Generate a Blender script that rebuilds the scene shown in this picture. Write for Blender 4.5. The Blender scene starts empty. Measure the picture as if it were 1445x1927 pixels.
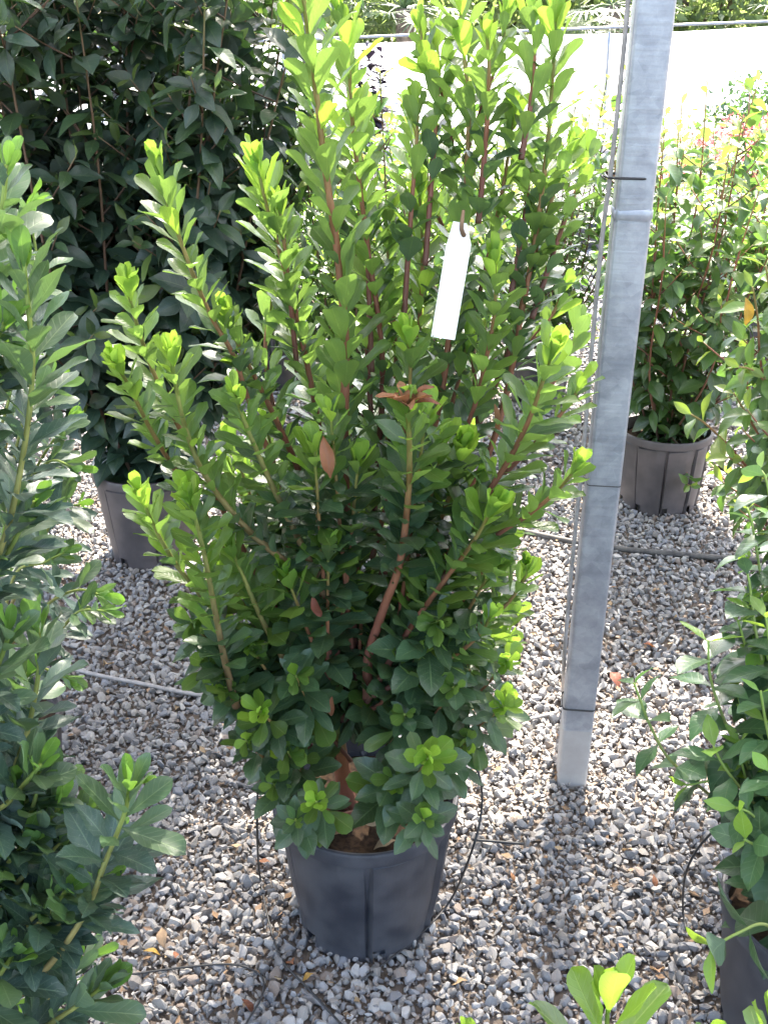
import bpy, bmesh, math, random
import numpy as np
from mathutils import Vector, Matrix, Euler
from mathutils.bvhtree import BVHTree

R = math.radians
rng = random.Random(7)
nrng = np.random.default_rng(7)
scene = bpy.context.scene
COL = scene.collection

# ------------------------------------------------------------------ camera, sky, sun, exposure
PITCH, FPX, CAMZ, PW, PH = 24.5, 2000.0, 1.5, 1445.0, 1927.0
cam_d = bpy.data.cameras.new('camera')
cam = bpy.data.objects.new('camera', cam_d); COL.objects.link(cam)
cam.location = (0, 0, CAMZ); cam.rotation_euler = (R(90 - PITCH), 0, 0)
cam_d.sensor_fit = 'VERTICAL'; cam_d.sensor_height = 24.0; cam_d.lens = 24.0 * FPX / PH
cam_d.clip_start = 0.05; cam_d.clip_end = 400
scene.camera = cam
SUN_AZ, SUN_EL = 13.0, 50.0          # degrees to the right of straight ahead, height
world = bpy.data.worlds.new('World'); scene.world = world; world.use_nodes = True
wn = world.node_tree
sky = wn.nodes.new('ShaderNodeTexSky'); sky.sky_type = 'NISHITA'; sky.sun_disc = False
sky.sun_elevation = R(SUN_EL); sky.sun_rotation = R(SUN_AZ)
sky.air_density = 1.0; sky.dust_density = 3.0; sky.ozone_density = .6
bg = wn.nodes['Background']; bg.inputs['Strength'].default_value = 0.15
wn.links.new(sky.outputs['Color'], bg.inputs['Color'])
sun_d = bpy.data.lights.new('sun', 'SUN'); sun_d.energy = 5.0; sun_d.angle = R(0.5); sun_d.color = (1.0, 0.92, 0.80)
sun = bpy.data.objects.new('sun', sun_d); COL.objects.link(sun)
sdir = Vector((math.sin(R(SUN_AZ)) * math.cos(R(SUN_EL)), math.cos(R(SUN_AZ)) * math.cos(R(SUN_EL)), math.sin(R(SUN_EL))))
sun.rotation_euler = sdir.to_track_quat('Z', 'Y').to_euler(); sun.location = sdir * 20
scene.view_settings.view_transform = 'Standard'; scene.view_settings.look = 'None'
scene.view_settings.exposure = 3.05; scene.view_settings.gamma = 1.0
scene.view_settings.use_curve_mapping = False
cy = scene.cycles
cy.max_bounces = 8; cy.diffuse_bounces = 4; cy.glossy_bounces = 3; cy.transmission_bounces = 6; cy.transparent_max_bounces = 6
cy.use_denoising = True; cy.caustics_reflective = False; cy.caustics_refractive = False
cy.sample_clamp_indirect = 8.0

FWD = Vector((0, math.cos(R(PITCH)), -math.sin(R(PITCH))))
UP = Vector((0, math.sin(R(PITCH)), math.cos(R(PITCH))))
CAM = Vector((0, 0, CAMZ))
def ray(px, py):
    return FWD + Vector((1, 0, 0)) * ((px - PW / 2) / FPX) + UP * ((PH / 2 - py) / FPX)
def P(px, py, Y):
    d = ray(px, py); return CAM + d * (Y / d.y)
def G(px, py, z=0.0):
    d = ray(px, py); return CAM + d * ((z - CAMZ) / d.z)
def proj(p):
    v = p - CAM; z = v.dot(FWD)
    return (PW / 2 + v.x / z * FPX, PH / 2 - v.dot(UP) / z * FPX, z)

# ------------------------------------------------------------------ object helpers
def link(name, mesh, parent=None):
    o = bpy.data.objects.new(name, mesh); COL.objects.link(o)
    if parent is not None: o.parent = parent
    return o
def thing(name, label, cat, loc=(0, 0, 0), group=None):
    o = bpy.data.objects.new(name, None); COL.objects.link(o); o.location = loc; o.empty_display_size = 0.05
    return tag(o, label, cat, group)
def tag(o, label, cat, group=None):
    o['label'] = label; o['category'] = cat
    if group: o['group'] = group
    return o
def mesh_np(name, verts, faces, mats, smooth=True, uvs=None, midx=None):
    """verts (n,3), faces list or (m,k) array"""
    me = bpy.data.meshes.new(name)
    if isinstance(faces, np.ndarray):
        m, k = faces.shape
        me.vertices.add(len(verts)); me.vertices.foreach_set('co', np.asarray(verts, np.float32).ravel())
        me.loops.add(m * k); me.loops.foreach_set('vertex_index', faces.astype(np.int32).ravel())
        me.polygons.add(m); me.polygons.foreach_set('loop_start', np.arange(0, m * k, k, dtype=np.int32))
        me.update(calc_edges=True)
        lv = faces.ravel()
    else:
        me.from_pydata([tuple(v) for v in verts], [], faces)
        lv = np.array([i for f in faces for i in f], int)
    n = len(me.polygons)
    me.polygons.foreach_set('use_smooth', np.full(n, smooth, dtype=bool))
    if uvs is not None:
        l = me.uv_layers.new(name='UVMap'); l.data.foreach_set('uv', np.asarray(uvs, np.float32)[lv].ravel())
    for mt in (mats if isinstance(mats, (list, tuple)) else [mats]): me.materials.append(mt)
    if midx is not None: me.polygons.foreach_set('material_index', np.asarray(midx, np.int32))
    me.update()
    return me
def bm_mesh(name, bm, mat, smooth=False):
    me = bpy.data.meshes.new(name); bm.to_mesh(me); bm.free()
    if smooth: me.polygons.foreach_set('use_smooth', np.full(len(me.polygons), True))
    for mt in (mat if isinstance(mat, (list, tuple)) else [mat]): me.materials.append(mt)
    return me
def catmull(pts, n):
    pts = [Vector(p) for p in pts]
    if len(pts) == 2: pts = [pts[0], pts[0].lerp(pts[1], .5), pts[1]]
    q = [pts[0] * 2 - pts[1]] + pts + [pts[-1] * 2 - pts[-2]]
    out = []
    for i in range(1, len(q) - 2):
        a, b, c, d = q[i - 1:i + 3]
        for k in range(8):
            t = k / 8
            out.append(0.5 * ((2 * b) + (c - a) * t + (2 * a - 5 * b + 4 * c - d) * t * t + (3 * b - a - 3 * c + d) * t ** 3))
    out.append(pts[-1])
    # resample by arc length
    L = [0]
    for i in range(1, len(out)): L.append(L[-1] + (out[i] - out[i - 1]).length)
    res = []; j = 0
    for k in range(n):
        s = L[-1] * k / (n - 1)
        while j < len(L) - 2 and L[j + 1] < s: j += 1
        u = (s - L[j]) / max(1e-9, L[j + 1] - L[j]); res.append(out[j].lerp(out[j + 1], u))
    return res, L[-1]
def tube(pts, r0, r1, sides=6, wob=0.0, rnd=None, taper=1.0):
    """verts, faces, uvs of a tapered tube along pts"""
    n = len(pts); V = []; F = []; U = []
    ref = Vector((0.3, -1, 0.2)).normalized(); prev = None
    for i, p in enumerate(pts):
        a = pts[max(0, i - 1)]; b = pts[min(n - 1, i + 1)]
        t = (b - a).normalized()
        x = (ref if prev is None else prev); x = (x - t * x.dot(t))
        if x.length < 1e-4: x = t.orthogonal()
        x.normalize(); y = t.cross(x); prev = x
        f = i / (n - 1); r = r0 + (r1 - r0) * f ** taper
        for k in range(sides):
            an = 2 * math.pi * k / sides
            rr = r * (1 + (wob * (rnd.random() - .5) if wob else 0))
            V.append(p + (x * math.cos(an) + y * math.sin(an)) * rr); U.append((k / sides, f))
    for i in range(n - 1):
        for k in range(sides):
            k2 = (k + 1) % sides
            F.append((i * sides + k, i * sides + k2, (i + 1) * sides + k2, (i + 1) * sides + k))
    F.append(tuple(range(sides - 1, -1, -1))); F.append(tuple((n - 1) * sides + k for k in range(sides)))
    return V, F, U
def tube_obj(name, pts, r, mat, parent=None, n=None, sides=6, r1=None):
    q, L = catmull(pts, n or max(6, len(pts) * 6))
    V, F, U = tube(q, r, r if r1 is None else r1, sides)
    return link(name, mesh_np(name, V, F, mat, True, U), parent)

# ------------------------------------------------------------------ materials
def nt(name):
    m = bpy.data.materials.new(name); m.use_nodes = True
    t = m.node_tree; t.nodes.clear()
    return m, t
class NB:
    def __init__(s, t): s.t = t
    def n(s, typ, **kw):
        x = s.t.nodes.new(typ)
        for k, v in kw.items(): setattr(x, k, v)
        return x
    def l(s, a, b): s.t.links.new(a, b)
    def val(s, sock, v):
        if hasattr(v, 'is_output'): s.l(v, sock)
        else: sock.default_value = v
    def math(s, op, a, b=0.0, c=None, clamp=False):
        x = s.n('ShaderNodeMath', operation=op); x.use_clamp = clamp
        s.val(x.inputs[0], a); s.val(x.inputs[1], b)
        if c is not None: s.val(x.inputs[2], c)
        return x.outputs[0]
    def mix(s, f, a, b, blend='MIX'):
        x = s.n('ShaderNodeMix', data_type='RGBA', blend_type=blend)
        s.val(x.inputs[0], f)
        for i, v in ((6, a), (7, b)):
            if hasattr(v, 'is_output'): s.l(v, x.inputs[i])
            else: x.inputs[i].default_value = (*v[:3], 1)
        return x.outputs[2]
    def ramp(s, f, stops, interp='LINEAR'):
        x = s.n('ShaderNodeValToRGB'); r = x.color_ramp; r.interpolation = interp
        while len(r.elements) > 1: r.elements.remove(r.elements[-1])
        r.elements[0].position = stops[0][0]; r.elements[0].color = (*stops[0][1], 1)
        for p, c in stops[1:]:
            e = r.elements.new(p); e.color = (*c, 1)
        s.val(x.inputs[0], f); return x.outputs[0]
    def step(s, v, a, b):
        x = s.n('ShaderNodeMapRange'); x.interpolation_type = 'SMOOTHSTEP'
        s.val(x.inputs[0], v); x.inputs[1].default_value = a; x.inputs[2].default_value = b
        return x.outputs[0]
    def noise(s, scale, detail=3, vec=None, rough=.5):
        x = s.n('ShaderNodeTexNoise'); x.inputs['Scale'].default_value = scale; x.inputs['Detail'].default_value = detail
        x.inputs['Roughness'].default_value = rough
        if vec is not None: s.l(vec, x.inputs['Vector'])
        return x
    def bump(s, h, strength=.3, dist=.002):
        x = s.n('ShaderNodeBump'); x.inputs['Strength'].default_value = strength; x.inputs['Distance'].default_value = dist
        s.l(h, x.inputs['Height']); return x.outputs[0]
    def bsdf(s, col, rough=.5, spec=.5, metal=0.0, normal=None):
        x = s.n('ShaderNodeBsdfPrincipled')
        s.val(x.inputs['Base Color'], col if hasattr(col, 'is_output') else (*col, 1)); s.val(x.inputs['Roughness'], rough)
        x.inputs['Specular IOR Level'].default_value = spec; s.val(x.inputs['Metallic'], metal)
        if normal is not None: s.l(normal, x.inputs['Normal'])
        return x.outputs[0]
    def out(s, sh):
        o = s.n('ShaderNodeOutputMaterial'); s.l(sh, o.inputs['Surface'])

def leaf_mat(name, c1, c2, trans, tf=.4, rough=.36, rib=(.16, .22, .06), ribw=.07, veins=8, back=.45, spec=.5, spots=0.0):
    m, t = nt(name); b = NB(t)
    uv = b.n('ShaderNodeUVMap'); sp = b.n('ShaderNodeSeparateXYZ'); b.l(uv.outputs[0], sp.inputs[0])
    u, v = sp.outputs[0], sp.outputs[1]
    a = b.math('MULTIPLY', b.math('ABSOLUTE', b.math('SUBTRACT', u, .5)), 2)
    geo = b.n('ShaderNodeNewGeometry'); oi = b.n('ShaderNodeObjectInfo')
    rnd = b.math('FRACT', b.math('ADD', geo.outputs['Random Per Island'], oi.outputs['Random']))
    rnd2 = b.math('FRACT', b.math('MULTIPLY', rnd, 7.31))
    tc = b.n('ShaderNodeTexCoord')
    nz = b.noise(9, 3, tc.outputs['Object'])
    base = b.mix(rnd, c1, c2)
    base = b.mix(b.math('MULTIPLY', nz.outputs[0], .35), base, tuple(x * .55 for x in c1))
    hs = b.n('ShaderNodeHueSaturation'); b.l(base, hs.inputs['Color'])
    b.l(b.math('MULTIPLY_ADD', rnd2, .5, .75), hs.inputs['Value'])
    b.l(b.math('MULTIPLY_ADD', rnd, .03, .485), hs.inputs['Hue'])
    base = hs.outputs[0]
    ph = b.math('FRACT', b.math('MULTIPLY', b.math('SUBTRACT', v, b.math('MULTIPLY', a, .22)), veins))
    vein = b.math('SUBTRACT', 1.0, b.step(b.math('ABSOLUTE', b.math('SUBTRACT', ph, .5)), .0, .14))
    ribm = b.math('SUBTRACT', 1.0, b.step(a, ribw * .4, ribw))
    bk = geo.outputs['Backfacing']
    base = b.mix(b.math('MULTIPLY', bk, back), base, tuple(x * .9 + .05 for x in c2))
    base = b.mix(b.math('MULTIPLY', vein, .34), base, rib)
    base = b.mix(b.math('MULTIPLY', ribm, .75), base, rib)
    if spots:
        sn = b.noise(38, 2, tc.outputs['Object'])
        base = b.mix(b.math('MULTIPLY', b.step(sn.outputs[0], .62, .72), spots), base, (.32, .33, .28))
    h = b.math('ADD', b.math('MULTIPLY', vein, -.5), b.math('ADD', b.math('MULTIPLY', ribm, -1.0), b.math('MULTIPLY', nz.outputs[0], .8)))
    nrm = b.bump(h, .22, .0015)
    rg = b.math('ADD', b.math('MULTIPLY_ADD', nz.outputs[0], .2, rough - .1), b.math('MULTIPLY', bk, .25))
    p = b.bsdf(base, rg, spec, 0, nrm)
    tr = b.n('ShaderNodeBsdfTranslucent')
    tcol = b.mix(b.math('MULTIPLY', vein, .3), trans, tuple(x * .6 for x in trans))
    hs2 = b.n('ShaderNodeHueSaturation'); b.l(tcol, hs2.inputs['Color']); b.l(b.math('MULTIPLY_ADD', rnd2, .5, .75), hs2.inputs['Value'])
    b.l(hs2.outputs[0], tr.inputs['Color']); b.l(nrm, tr.inputs['Normal'])
    mx = b.n('ShaderNodeMixShader'); mx.inputs[0].default_value = tf
    b.l(p, mx.inputs[1]); b.l(tr.outputs[0], mx.inputs[2]); b.out(mx.outputs[0])
    return m
def stem_mat(name, stops, rough=.6):
    m, t = nt(name); b = NB(t)
    uv = b.n('ShaderNodeUVMap'); sp = b.n('ShaderNodeSeparateXYZ'); b.l(uv.outputs[0], sp.inputs[0])
    tc = b.n('ShaderNodeTexCoord'); nz = b.noise(60, 4, tc.outputs['Object'])
    f = b.math('ADD', sp.outputs[1], b.math('MULTIPLY_ADD', nz.outputs[0], .16, -.08))
    c = b.ramp(f, stops); c = b.mix(b.math('MULTIPLY', nz.outputs[0], .5), c, (.04, .02, .012))
    b.out(b.bsdf(c, rough, .35, 0, b.bump(nz.outputs[0], .5, .002))); return m
def plain_mat(name, c, rough=.6, spec=.4, nscale=30, var=.35, c2=None, bump=.2, metal=0.0):
    m, t = nt(name); b = NB(t)
    tc = b.n('ShaderNodeTexCoord'); nz = b.noise(nscale, 4, tc.outputs['Object'])
    c2 = c2 or tuple(x * (1 - var) for x in c)
    col = b.mix(b.step(nz.outputs[0], .35, .65), c, c2)
    b.out(b.bsdf(col, rough, spec, metal, b.bump(nz.outputs[0], bump, .002))); return m

M = {}
# strawberry-tree like shrub: old, adult, young leaves
M['arb_old'] = leaf_mat('leaf_dark_green', (.046, .088, .044), (.060, .106, .052), (.13, .25, .055), .36, .33, (.13, .20, .08), .06, 9, .5, .5, .25)
M['arb_mid'] = leaf_mat('leaf_green', (.058, .120, .026), (.078, .145, .030), (.25, .41, .07), .50, .33, (.20, .26, .08), .06, 8, .55, .5, .12)
M['arb_new'] = leaf_mat('leaf_young_green', (.095, .20, .024), (.13, .25, .028), (.40, .62, .07), .52, .34, (.26, .36, .08), .06, 7, .4, .5)
M['dry'] = leaf_mat('leaf_dry_brown', (.18, .065, .035), (.24, .10, .05), (.35, .14, .05), .25, .6, (.22, .12, .07), .05, 7, .3, .3)
M['yellow'] = leaf_mat('leaf_yellow', (.42, .26, .045), (.36, .20, .05), (.55, .35, .04), .25, .5, (.40, .28, .10), .05, 7, .3, .4)
M['tan'] = leaf_mat('leaf_tan', (.30, .20, .12), (.38, .27, .17), (.35, .22, .10), .2, .65, (.30, .2, .12), .05, 7, .3, .3)
# nearer shrubs of the same kind: bluish sky sheen painted into their leaf colour
M['blu_old'] = leaf_mat('leaf_sky_tint_old', (.040, .078, .058), (.058, .104, .076), (.09, .18, .06), .26, .44, (.15, .22, .13), .06, 8, .5, .7, .3)
M['blu_mid'] = leaf_mat('leaf_sky_tint_adult', (.058, .105, .056), (.076, .130, .066), (.15, .27, .06), .36, .42, (.20, .27, .13), .06, 8, .5, .65)
M['blu_new'] = leaf_mat('leaf_sky_tint_young', (.085, .19, .034), (.115, .23, .042), (.22, .42, .05), .45, .36, (.24, .34, .10), .06, 7, .4, .5)
# tall dark shrub
M['dark_old'] = leaf_mat('leaf_deep_green', (.022, .044, .031), (.033, .060, .040), (.05, .12, .025), .22, .38, (.06, .09, .04), .05, 7, .6, .5)
M['dark_mid'] = leaf_mat('leaf_deep_green_adult', (.026, .056, .026), (.036, .068, .030), (.09, .19, .03), .26, .38, (.08, .12, .04), .05, 7, .6, .5)
M['dark_new'] = leaf_mat('leaf_olive_young', (.075, .12, .030), (.10, .15, .035), (.16, .26, .04), .34, .4, (.12, .15, .05), .05, 7, .5, .5)
# photinia like
M['pho_old'] = leaf_mat('leaf_shrub_green', (.032, .075, .024), (.048, .095, .028), (.10, .21, .03), .32, .36, (.1, .14, .05), .05, 7, .5, .5)
M['pho_mid'] = leaf_mat('leaf_shrub_light_green', (.060, .12, .026), (.08, .14, .03), (.17, .31, .045), .40, .38, (.14, .2, .06), .05, 7, .5, .5)
M['pho_new'] = leaf_mat('leaf_shrub_young', (.10, .17, .035), (.14, .17, .04), (.28, .40, .05), .45, .38, (.2, .25, .08), .05, 7, .5, .5)
# viburnum like
M['vib_old'] = leaf_mat('leaf_blue_green', (.030, .070, .034), (.042, .085, .042), (.08, .17, .035), .26, .34, (.11, .17, .09), .05, 6, .5, .5)
M['vib_mid'] = leaf_mat('leaf_fresh_green', (.050, .108, .048), (.066, .13, .058), (.14, .28, .06), .32, .34, (.16, .24, .1), .05, 6, .5, .5)
M['vib_new'] = leaf_mat('leaf_lime_green', (.13, .26, .04), (.17, .30, .05), (.40, .60, .06), .45, .36, (.25, .35, .12), .05, 6, .5, .5)
M['purple'] = leaf_mat('leaf_purple', (.022, .014, .030), (.035, .022, .045), (.04, .02, .06), .12, .5, (.05, .04, .06))
M['red'] = leaf_mat('leaf_red', (.35, .05, .07), (.45, .14, .14), (.6, .12, .12), .4, .5, (.4, .2, .2))
M['tree'] = leaf_mat('leaf_tree', (.07, .11, .045), (.11, .14, .06), (.30, .40, .12), .5, .5, (.1, .12, .06))
M['palm'] = leaf_mat('palm_green', (.07, .11, .06), (.10, .13, .07), (.24, .34, .14), .4, .45, (.1, .14, .07))
M['stem_red'] = stem_mat('bark_red_brown', [(0, (.10, .045, .03)), (.35, (.20, .07, .045)), (.7, (.30, .13, .06)), (.92, (.26, .24, .06)), (1, (.2, .3, .05))])
M['stem_pale'] = stem_mat('bark_pale', [(0, (.16, .09, .045)), (.4, (.28, .20, .08)), (.8, (.32, .32, .09)), (1, (.24, .34, .06))])
M['stem_brown'] = stem_mat('bark_brown', [(0, (.07, .045, .032)), (.5, (.13, .075, .05)), (.9, (.17, .11, .06)), (1, (.14, .16, .05))])
M['stem_rust'] = stem_mat('bark_rust', [(0, (.10, .06, .04)), (.4, (.20, .09, .055)), (.8, (.30, .10, .06)), (1, (.25, .2, .06))])
M['stem_green'] = stem_mat('stem_green', [(0, (.14, .09, .05)), (.35, (.20, .17, .07)), (.8, (.22, .28, .07)), (1, (.22, .34, .06))])
M['bark'] = plain_mat('tree_bark', (.16, .12, .09), .85, .2, 12, .5, None, .6)
M['soil'] = plain_mat('potting_soil', (.022, .015, .011), .95, .1, 90, .5, (.05, .032, .02), .9)
M['tag'] = plain_mat('white_plastic', (.82, .82, .80), .45, .5, 20, .03, None, .02)
M['black_plastic'] = plain_mat('black_tube_plastic', (.018, .018, .020), .5, .5, 40, .3, None, .1)
M['grey_hose'] = plain_mat('grey_hose_plastic', (.30, .28, .27), .6, .4, 50, .3, None, .15)
M['pipe'] = plain_mat('dusty_black_pipe', (.045, .042, .042), .75, .3, 30, .4, (.09, .085, .08), .2)
M['pole'] = plain_mat('grey_paint', (.30, .31, .33), .5, .5, 12, .2, None, .1, .4)
M['twig'] = plain_mat('dry_twig', (.20, .13, .08), .9, .2, 30, .4, None, .3)

def pot_mat(name, c, dust, dustamt):
    m, t = nt(name); b = NB(t)
    tc = b.n('ShaderNodeTexCoord'); sp = b.n('ShaderNodeSeparateXYZ'); b.l(tc.outputs['Object'], sp.inputs[0])
    mp = b.n('ShaderNodeMapping'); mp.inputs['Scale'].default_value = (1, 1, .08); b.l(tc.outputs['Object'], mp.inputs[0])
    st = b.noise(160, 3, mp.outputs[0]); nz = b.noise(18, 5, tc.outputs['Object']); sk = b.noise(420, 2, tc.outputs['Object'])
    f = b.math('MULTIPLY', b.step(nz.outputs[0], .3, .75), dustamt)
    f = b.math('ADD', f, b.math('MULTIPLY', b.step(sk.outputs[0], .66, .74), .12))
    # splashed dirt near the ground
    low = b.math('SUBTRACT', 1.0, b.step(sp.outputs[2], .0, .09))
    f = b.math('ADD', f, b.math('MULTIPLY', low, b.math('MULTIPLY', nz.outputs[0], .45)), clamp=True)
    col = b.mix(f, b.mix(st.outputs[0], c, tuple(x * 1.25 for x in c)), dust)
    b.out(b.bsdf(col, b.math('MULTIPLY_ADD', nz.outputs[0], .25, .36), .45, 0, b.bump(st.outputs[0], .12, .001))); return m
M['pot'] = pot_mat('black_pot_plastic', (.021, .0225, .030), (.10, .098, .105), .42)
M['pot_grey'] = pot_mat('faded_pot_plastic', (.048, .042, .043), (.12, .10, .10), .5)

def galv():
    m, t = nt('galvanised_steel'); b = NB(t)
    tc = b.n('ShaderNodeTexCoord'); sp = b.n('ShaderNodeSeparateXYZ'); b.l(tc.outputs['Object'], sp.inputs[0])
    vo = b.n('ShaderNodeTexVoronoi'); vo.inputs['Scale'].default_value = 55; b.l(tc.outputs['Object'], vo.inputs['Vector'])
    mp = b.n('ShaderNodeMapping'); mp.inputs['Scale'].default_value = (6, 6, 70); b.l(tc.outputs['Object'], mp.inputs[0])
    st = b.noise(1.6, 3, mp.outputs[0]); big = b.noise(14, 6, tc.outputs['Object'], .65); fine = b.noise(200, 3, tc.outputs['Object'])
    vs = b.n('ShaderNodeSeparateColor'); b.l(vo.outputs['Color'], vs.inputs[0])
    v = b.math('ADD', b.math('MULTIPLY', vs.outputs[0], .22), b.math('MULTIPLY', b.step(st.outputs[0], .5, .85), .10))
    v = b.math('ADD', v, b.math('MULTIPLY', b.step(big.outputs[0], .32, .68), .55), clamp=True)
    col = b.mix(v, (.21, .225, .26), (.45, .47, .51))
    low = b.math('SUBTRACT', 1.0, b.step(b.math('ADD', sp.outputs[2], b.math('MULTIPLY', big.outputs[0], .012)), .150, .156))
    col = b.mix(b.math('MULTIPLY', low, .8), col, b.mix(big.outputs[0], (.30, .27, .25), (.40, .37, .34)))
    rg = b.math('ADD', b.math('MULTIPLY_ADD', fine.outputs[0], .15, .38), b.math('MULTIPLY', low, .3))
    h = b.math('ADD', b.math('MULTIPLY', st.outputs[0], 1.0), b.math('MULTIPLY', fine.outputs[0], .25))
    b.out(b.bsdf(col, rg, .5, b.math('MULTIPLY_ADD', low, -.5, .55), b.bump(h, .25, .002))); return m
M['galv'] = galv()

def pebble_mat():
    m, t = nt('grey_gravel_stone'); b = NB(t)
    geo = b.n('ShaderNodeNewGeometry'); rnd = geo.outputs['Random Per Island']
    tc = b.n('ShaderNodeTexCoord')
    col = b.ramp(rnd, [(0, (.25, .24, .24)), (.14, (.33, .32, .32)), (.28, (.235, .23, .235)), (.38, (.40, .38, .36)), (.48, (.28, .255, .235)),
                       (.56, (.23, .235, .255)), (.66, (.35, .325, .30)), (.74, (.42, .40, .38)), (.82, (.27, .215, .18)), (.87, (.38, .365, .35)), (.93, (.225, .225, .235)), (.97, (.47, .45, .43))], 'CONSTANT')
    r2 = b.math('FRACT', b.math('MULTIPLY', rnd, 91.7))
    hs = b.n('ShaderNodeHueSaturation'); b.l(col, hs.inputs['Color']); b.l(b.math('MULTIPLY_ADD', r2, .26, .54), hs.inputs['Value'])
    n1 = b.noise(130, 4, tc.outputs['Object'], .6); n2 = b.noise(600, 3, tc.outputs['Object'], .6)
    c = b.mix(b.math('MULTIPLY', b.step(n1.outputs[0], .42, .7), .35), hs.outputs[0], (.20, .18, .16))
    c = b.mix(b.math('MULTIPLY', b.step(n2.outputs[0], .5, .8), .25), c, (.38, .37, .36))
    h = b.math('ADD', b.math('MULTIPLY', n1.outputs[0], .8), b.math('MULTIPLY', n2.outputs[0], .4))
    b.out(b.bsdf(c, .78, .3, 0, b.bump(h, .45, .002))); return m
M['pebble'] = pebble_mat()
def ground_mat():
    m, t = nt('gravel_bed'); b = NB(t)
    tc = b.n('ShaderNodeTexCoord')
    vo = b.n('ShaderNodeTexVoronoi'); vo.inputs['Scale'].default_value = 48; b.l(tc.outputs['Object'], vo.inputs['Vector'])
    sp = b.n('ShaderNodeSeparateXYZ'); b.l(tc.outputs['Object'], sp.inputs[0])
    vs = b.n('ShaderNodeSeparateColor'); b.l(vo.outputs['Color'], vs.inputs[0])
    stone = b.ramp(vs.outputs[0], [(0, (.22, .22, .235)), (.4, (.34, .34, .35)), (.7, (.28, .26, .25)), (1, (.44, .43, .43))])
    stone = b.mix(b.step(vo.outputs['Distance'], .25, .75), stone, (.06, .05, .045))
    nz = b.noise(40, 5, tc.outputs['Object'])
    dirt = b.mix(nz.outputs[0], (.075, .058, .046), (.17, .14, .12))
    far = b.step(sp.outputs[1], 4.5, 7.0)
    col = b.mix(far, dirt, stone)
    h = b.math('SUBTRACT', 1.0, vo.outputs['Distance'])
    b.out(b.bsdf(col, .9, .2, 0, b.bump(h, .8, .012))); return m
M['ground'] = ground_mat()
def cloth_mat():
    m, t = nt('white_shade_cloth'); b = NB(t)
    tc = b.n('ShaderNodeTexCoord'); nz = b.noise(2.2, 4, tc.outputs['Object']); w = b.noise(30, 3, tc.outputs['Object'])
    col = b.mix(nz.outputs[0], (.82, .83, .86), (.70, .72, .77))
    p = b.bsdf(col, .7, .3, 0, b.bump(w.outputs[0], .2, .01))
    tr = b.n('ShaderNodeBsdfTranslucent'); b.l(col, tr.inputs['Color'])
    mx = b.n('ShaderNodeMixShader'); mx.inputs[0].default_value = .5
    b.l(p, mx.inputs[1]); b.l(tr.outputs[0], mx.inputs[2]); b.out(mx.outputs[0]); return m
M['cloth'] = cloth_mat()

# ------------------------------------------------------------------ leaf shapes
def leaf_shape(width, a=1.25, pw=.8, fold=.25, droop=.25, wave=.03, serr=0.0, rows=8, petiole=.06, cup=0.0, seed=0, cols=4, twist=0.0, obov=0.0):
    """unit length leaf along +Y, adaxial side +Z; returns verts, quads, uvs"""
    rr = random.Random(seed); V = []; U = []; F = []
    ph = rr.random() * 6
    for i in range(rows + 1):
        t = 1 - (1 - i / rows) ** 1.35
        s = max(0.0, (t - petiole) / (1 - petiole))
        w = width * .5 * max(0.0, math.sin(math.pi * min(1, s) ** a)) ** pw
        if obov: w = w * (1 - obov) + obov * width * .5 * (s ** .85) * max(0.0, 1 - s ** 5.5) ** .55 * 1.42
        w = max(w, .012 if i < rows else .002)
        if serr and 1 < i < rows: w *= 1 + serr * (1 if i % 2 else -1)
        y = t * (1 - .12 * abs(droop) * t); zc = -droop * t * t * .5
        tw = twist * t
        for j in range(cols + 1):
            q = (j / cols - .5) * 2
            x = q * w
            z = zc + fold * abs(x) - cup * x * x / max(width, .01) + wave * math.sin(ph + t * 9 + (2 if q > 0 else 0)) * abs(q) * min(1, s * 3)
            V.append((x * math.cos(tw) - z * math.sin(tw) * .3, y, z + x * math.sin(tw))); U.append((j / cols, t))
    c = cols + 1
    for i in range(rows):
        for j in range(cols):
            F.append((i * c + j, i * c + j + 1, (i + 1) * c + j + 1, (i + 1) * c + j))
    return np.array(V), np.array(F), np.array(U)

class Species:
    """leaf meshes for each age; one shared mesh per (age, variant), with a coarse twin for joined foliage"""
    def __init__(s, name, ages, nvar, **kw):
        s.ages = list(ages); s.mats = [M[a[1]] for a in ages]; s.var = {}; s.nvar = nvar; s.lw = {}
        for ai, (age, mat, over) in enumerate(ages):
            for k in range(nvar):
                p = dict(kw); p.update(over); jit = random.Random(k * 31 + ai)
                for key in ('width', 'droop', 'fold'): p[key] = p.get(key, .3) * (.8 + .45 * jit.random())
                p['twist'] = (jit.random() - .5) * .5
                hi = leaf_shape(seed=k * 7 + ai, **p)
                lo = dict(p); lo.update(rows=5, cols=2, serr=0); lo = leaf_shape(seed=k * 7 + ai, **lo)
                s.var[ai, k] = (mesh_np('leaf', hi[0], hi[1], M[mat], True, hi[2]), lo)
                s.lw[ai, k] = p['width']
ARB = Species('arb', [('old', 'arb_old', dict(width=.42, a=1.05, pw=.80, serr=.05, droop=.28, fold=.22, wave=.03, rows=10)),
                      ('mid', 'arb_mid', dict(width=.45, a=1.15, pw=.72, droop=.06, fold=.20, obov=.85)),
                      ('new', 'arb_new', dict(width=.44, a=1.3, pw=.72, droop=-.15, fold=.28, obov=.7)),
                      ('dry', 'dry', dict(width=.36, a=1.1, droop=.7, fold=.7, wave=.08))], 5)
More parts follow.
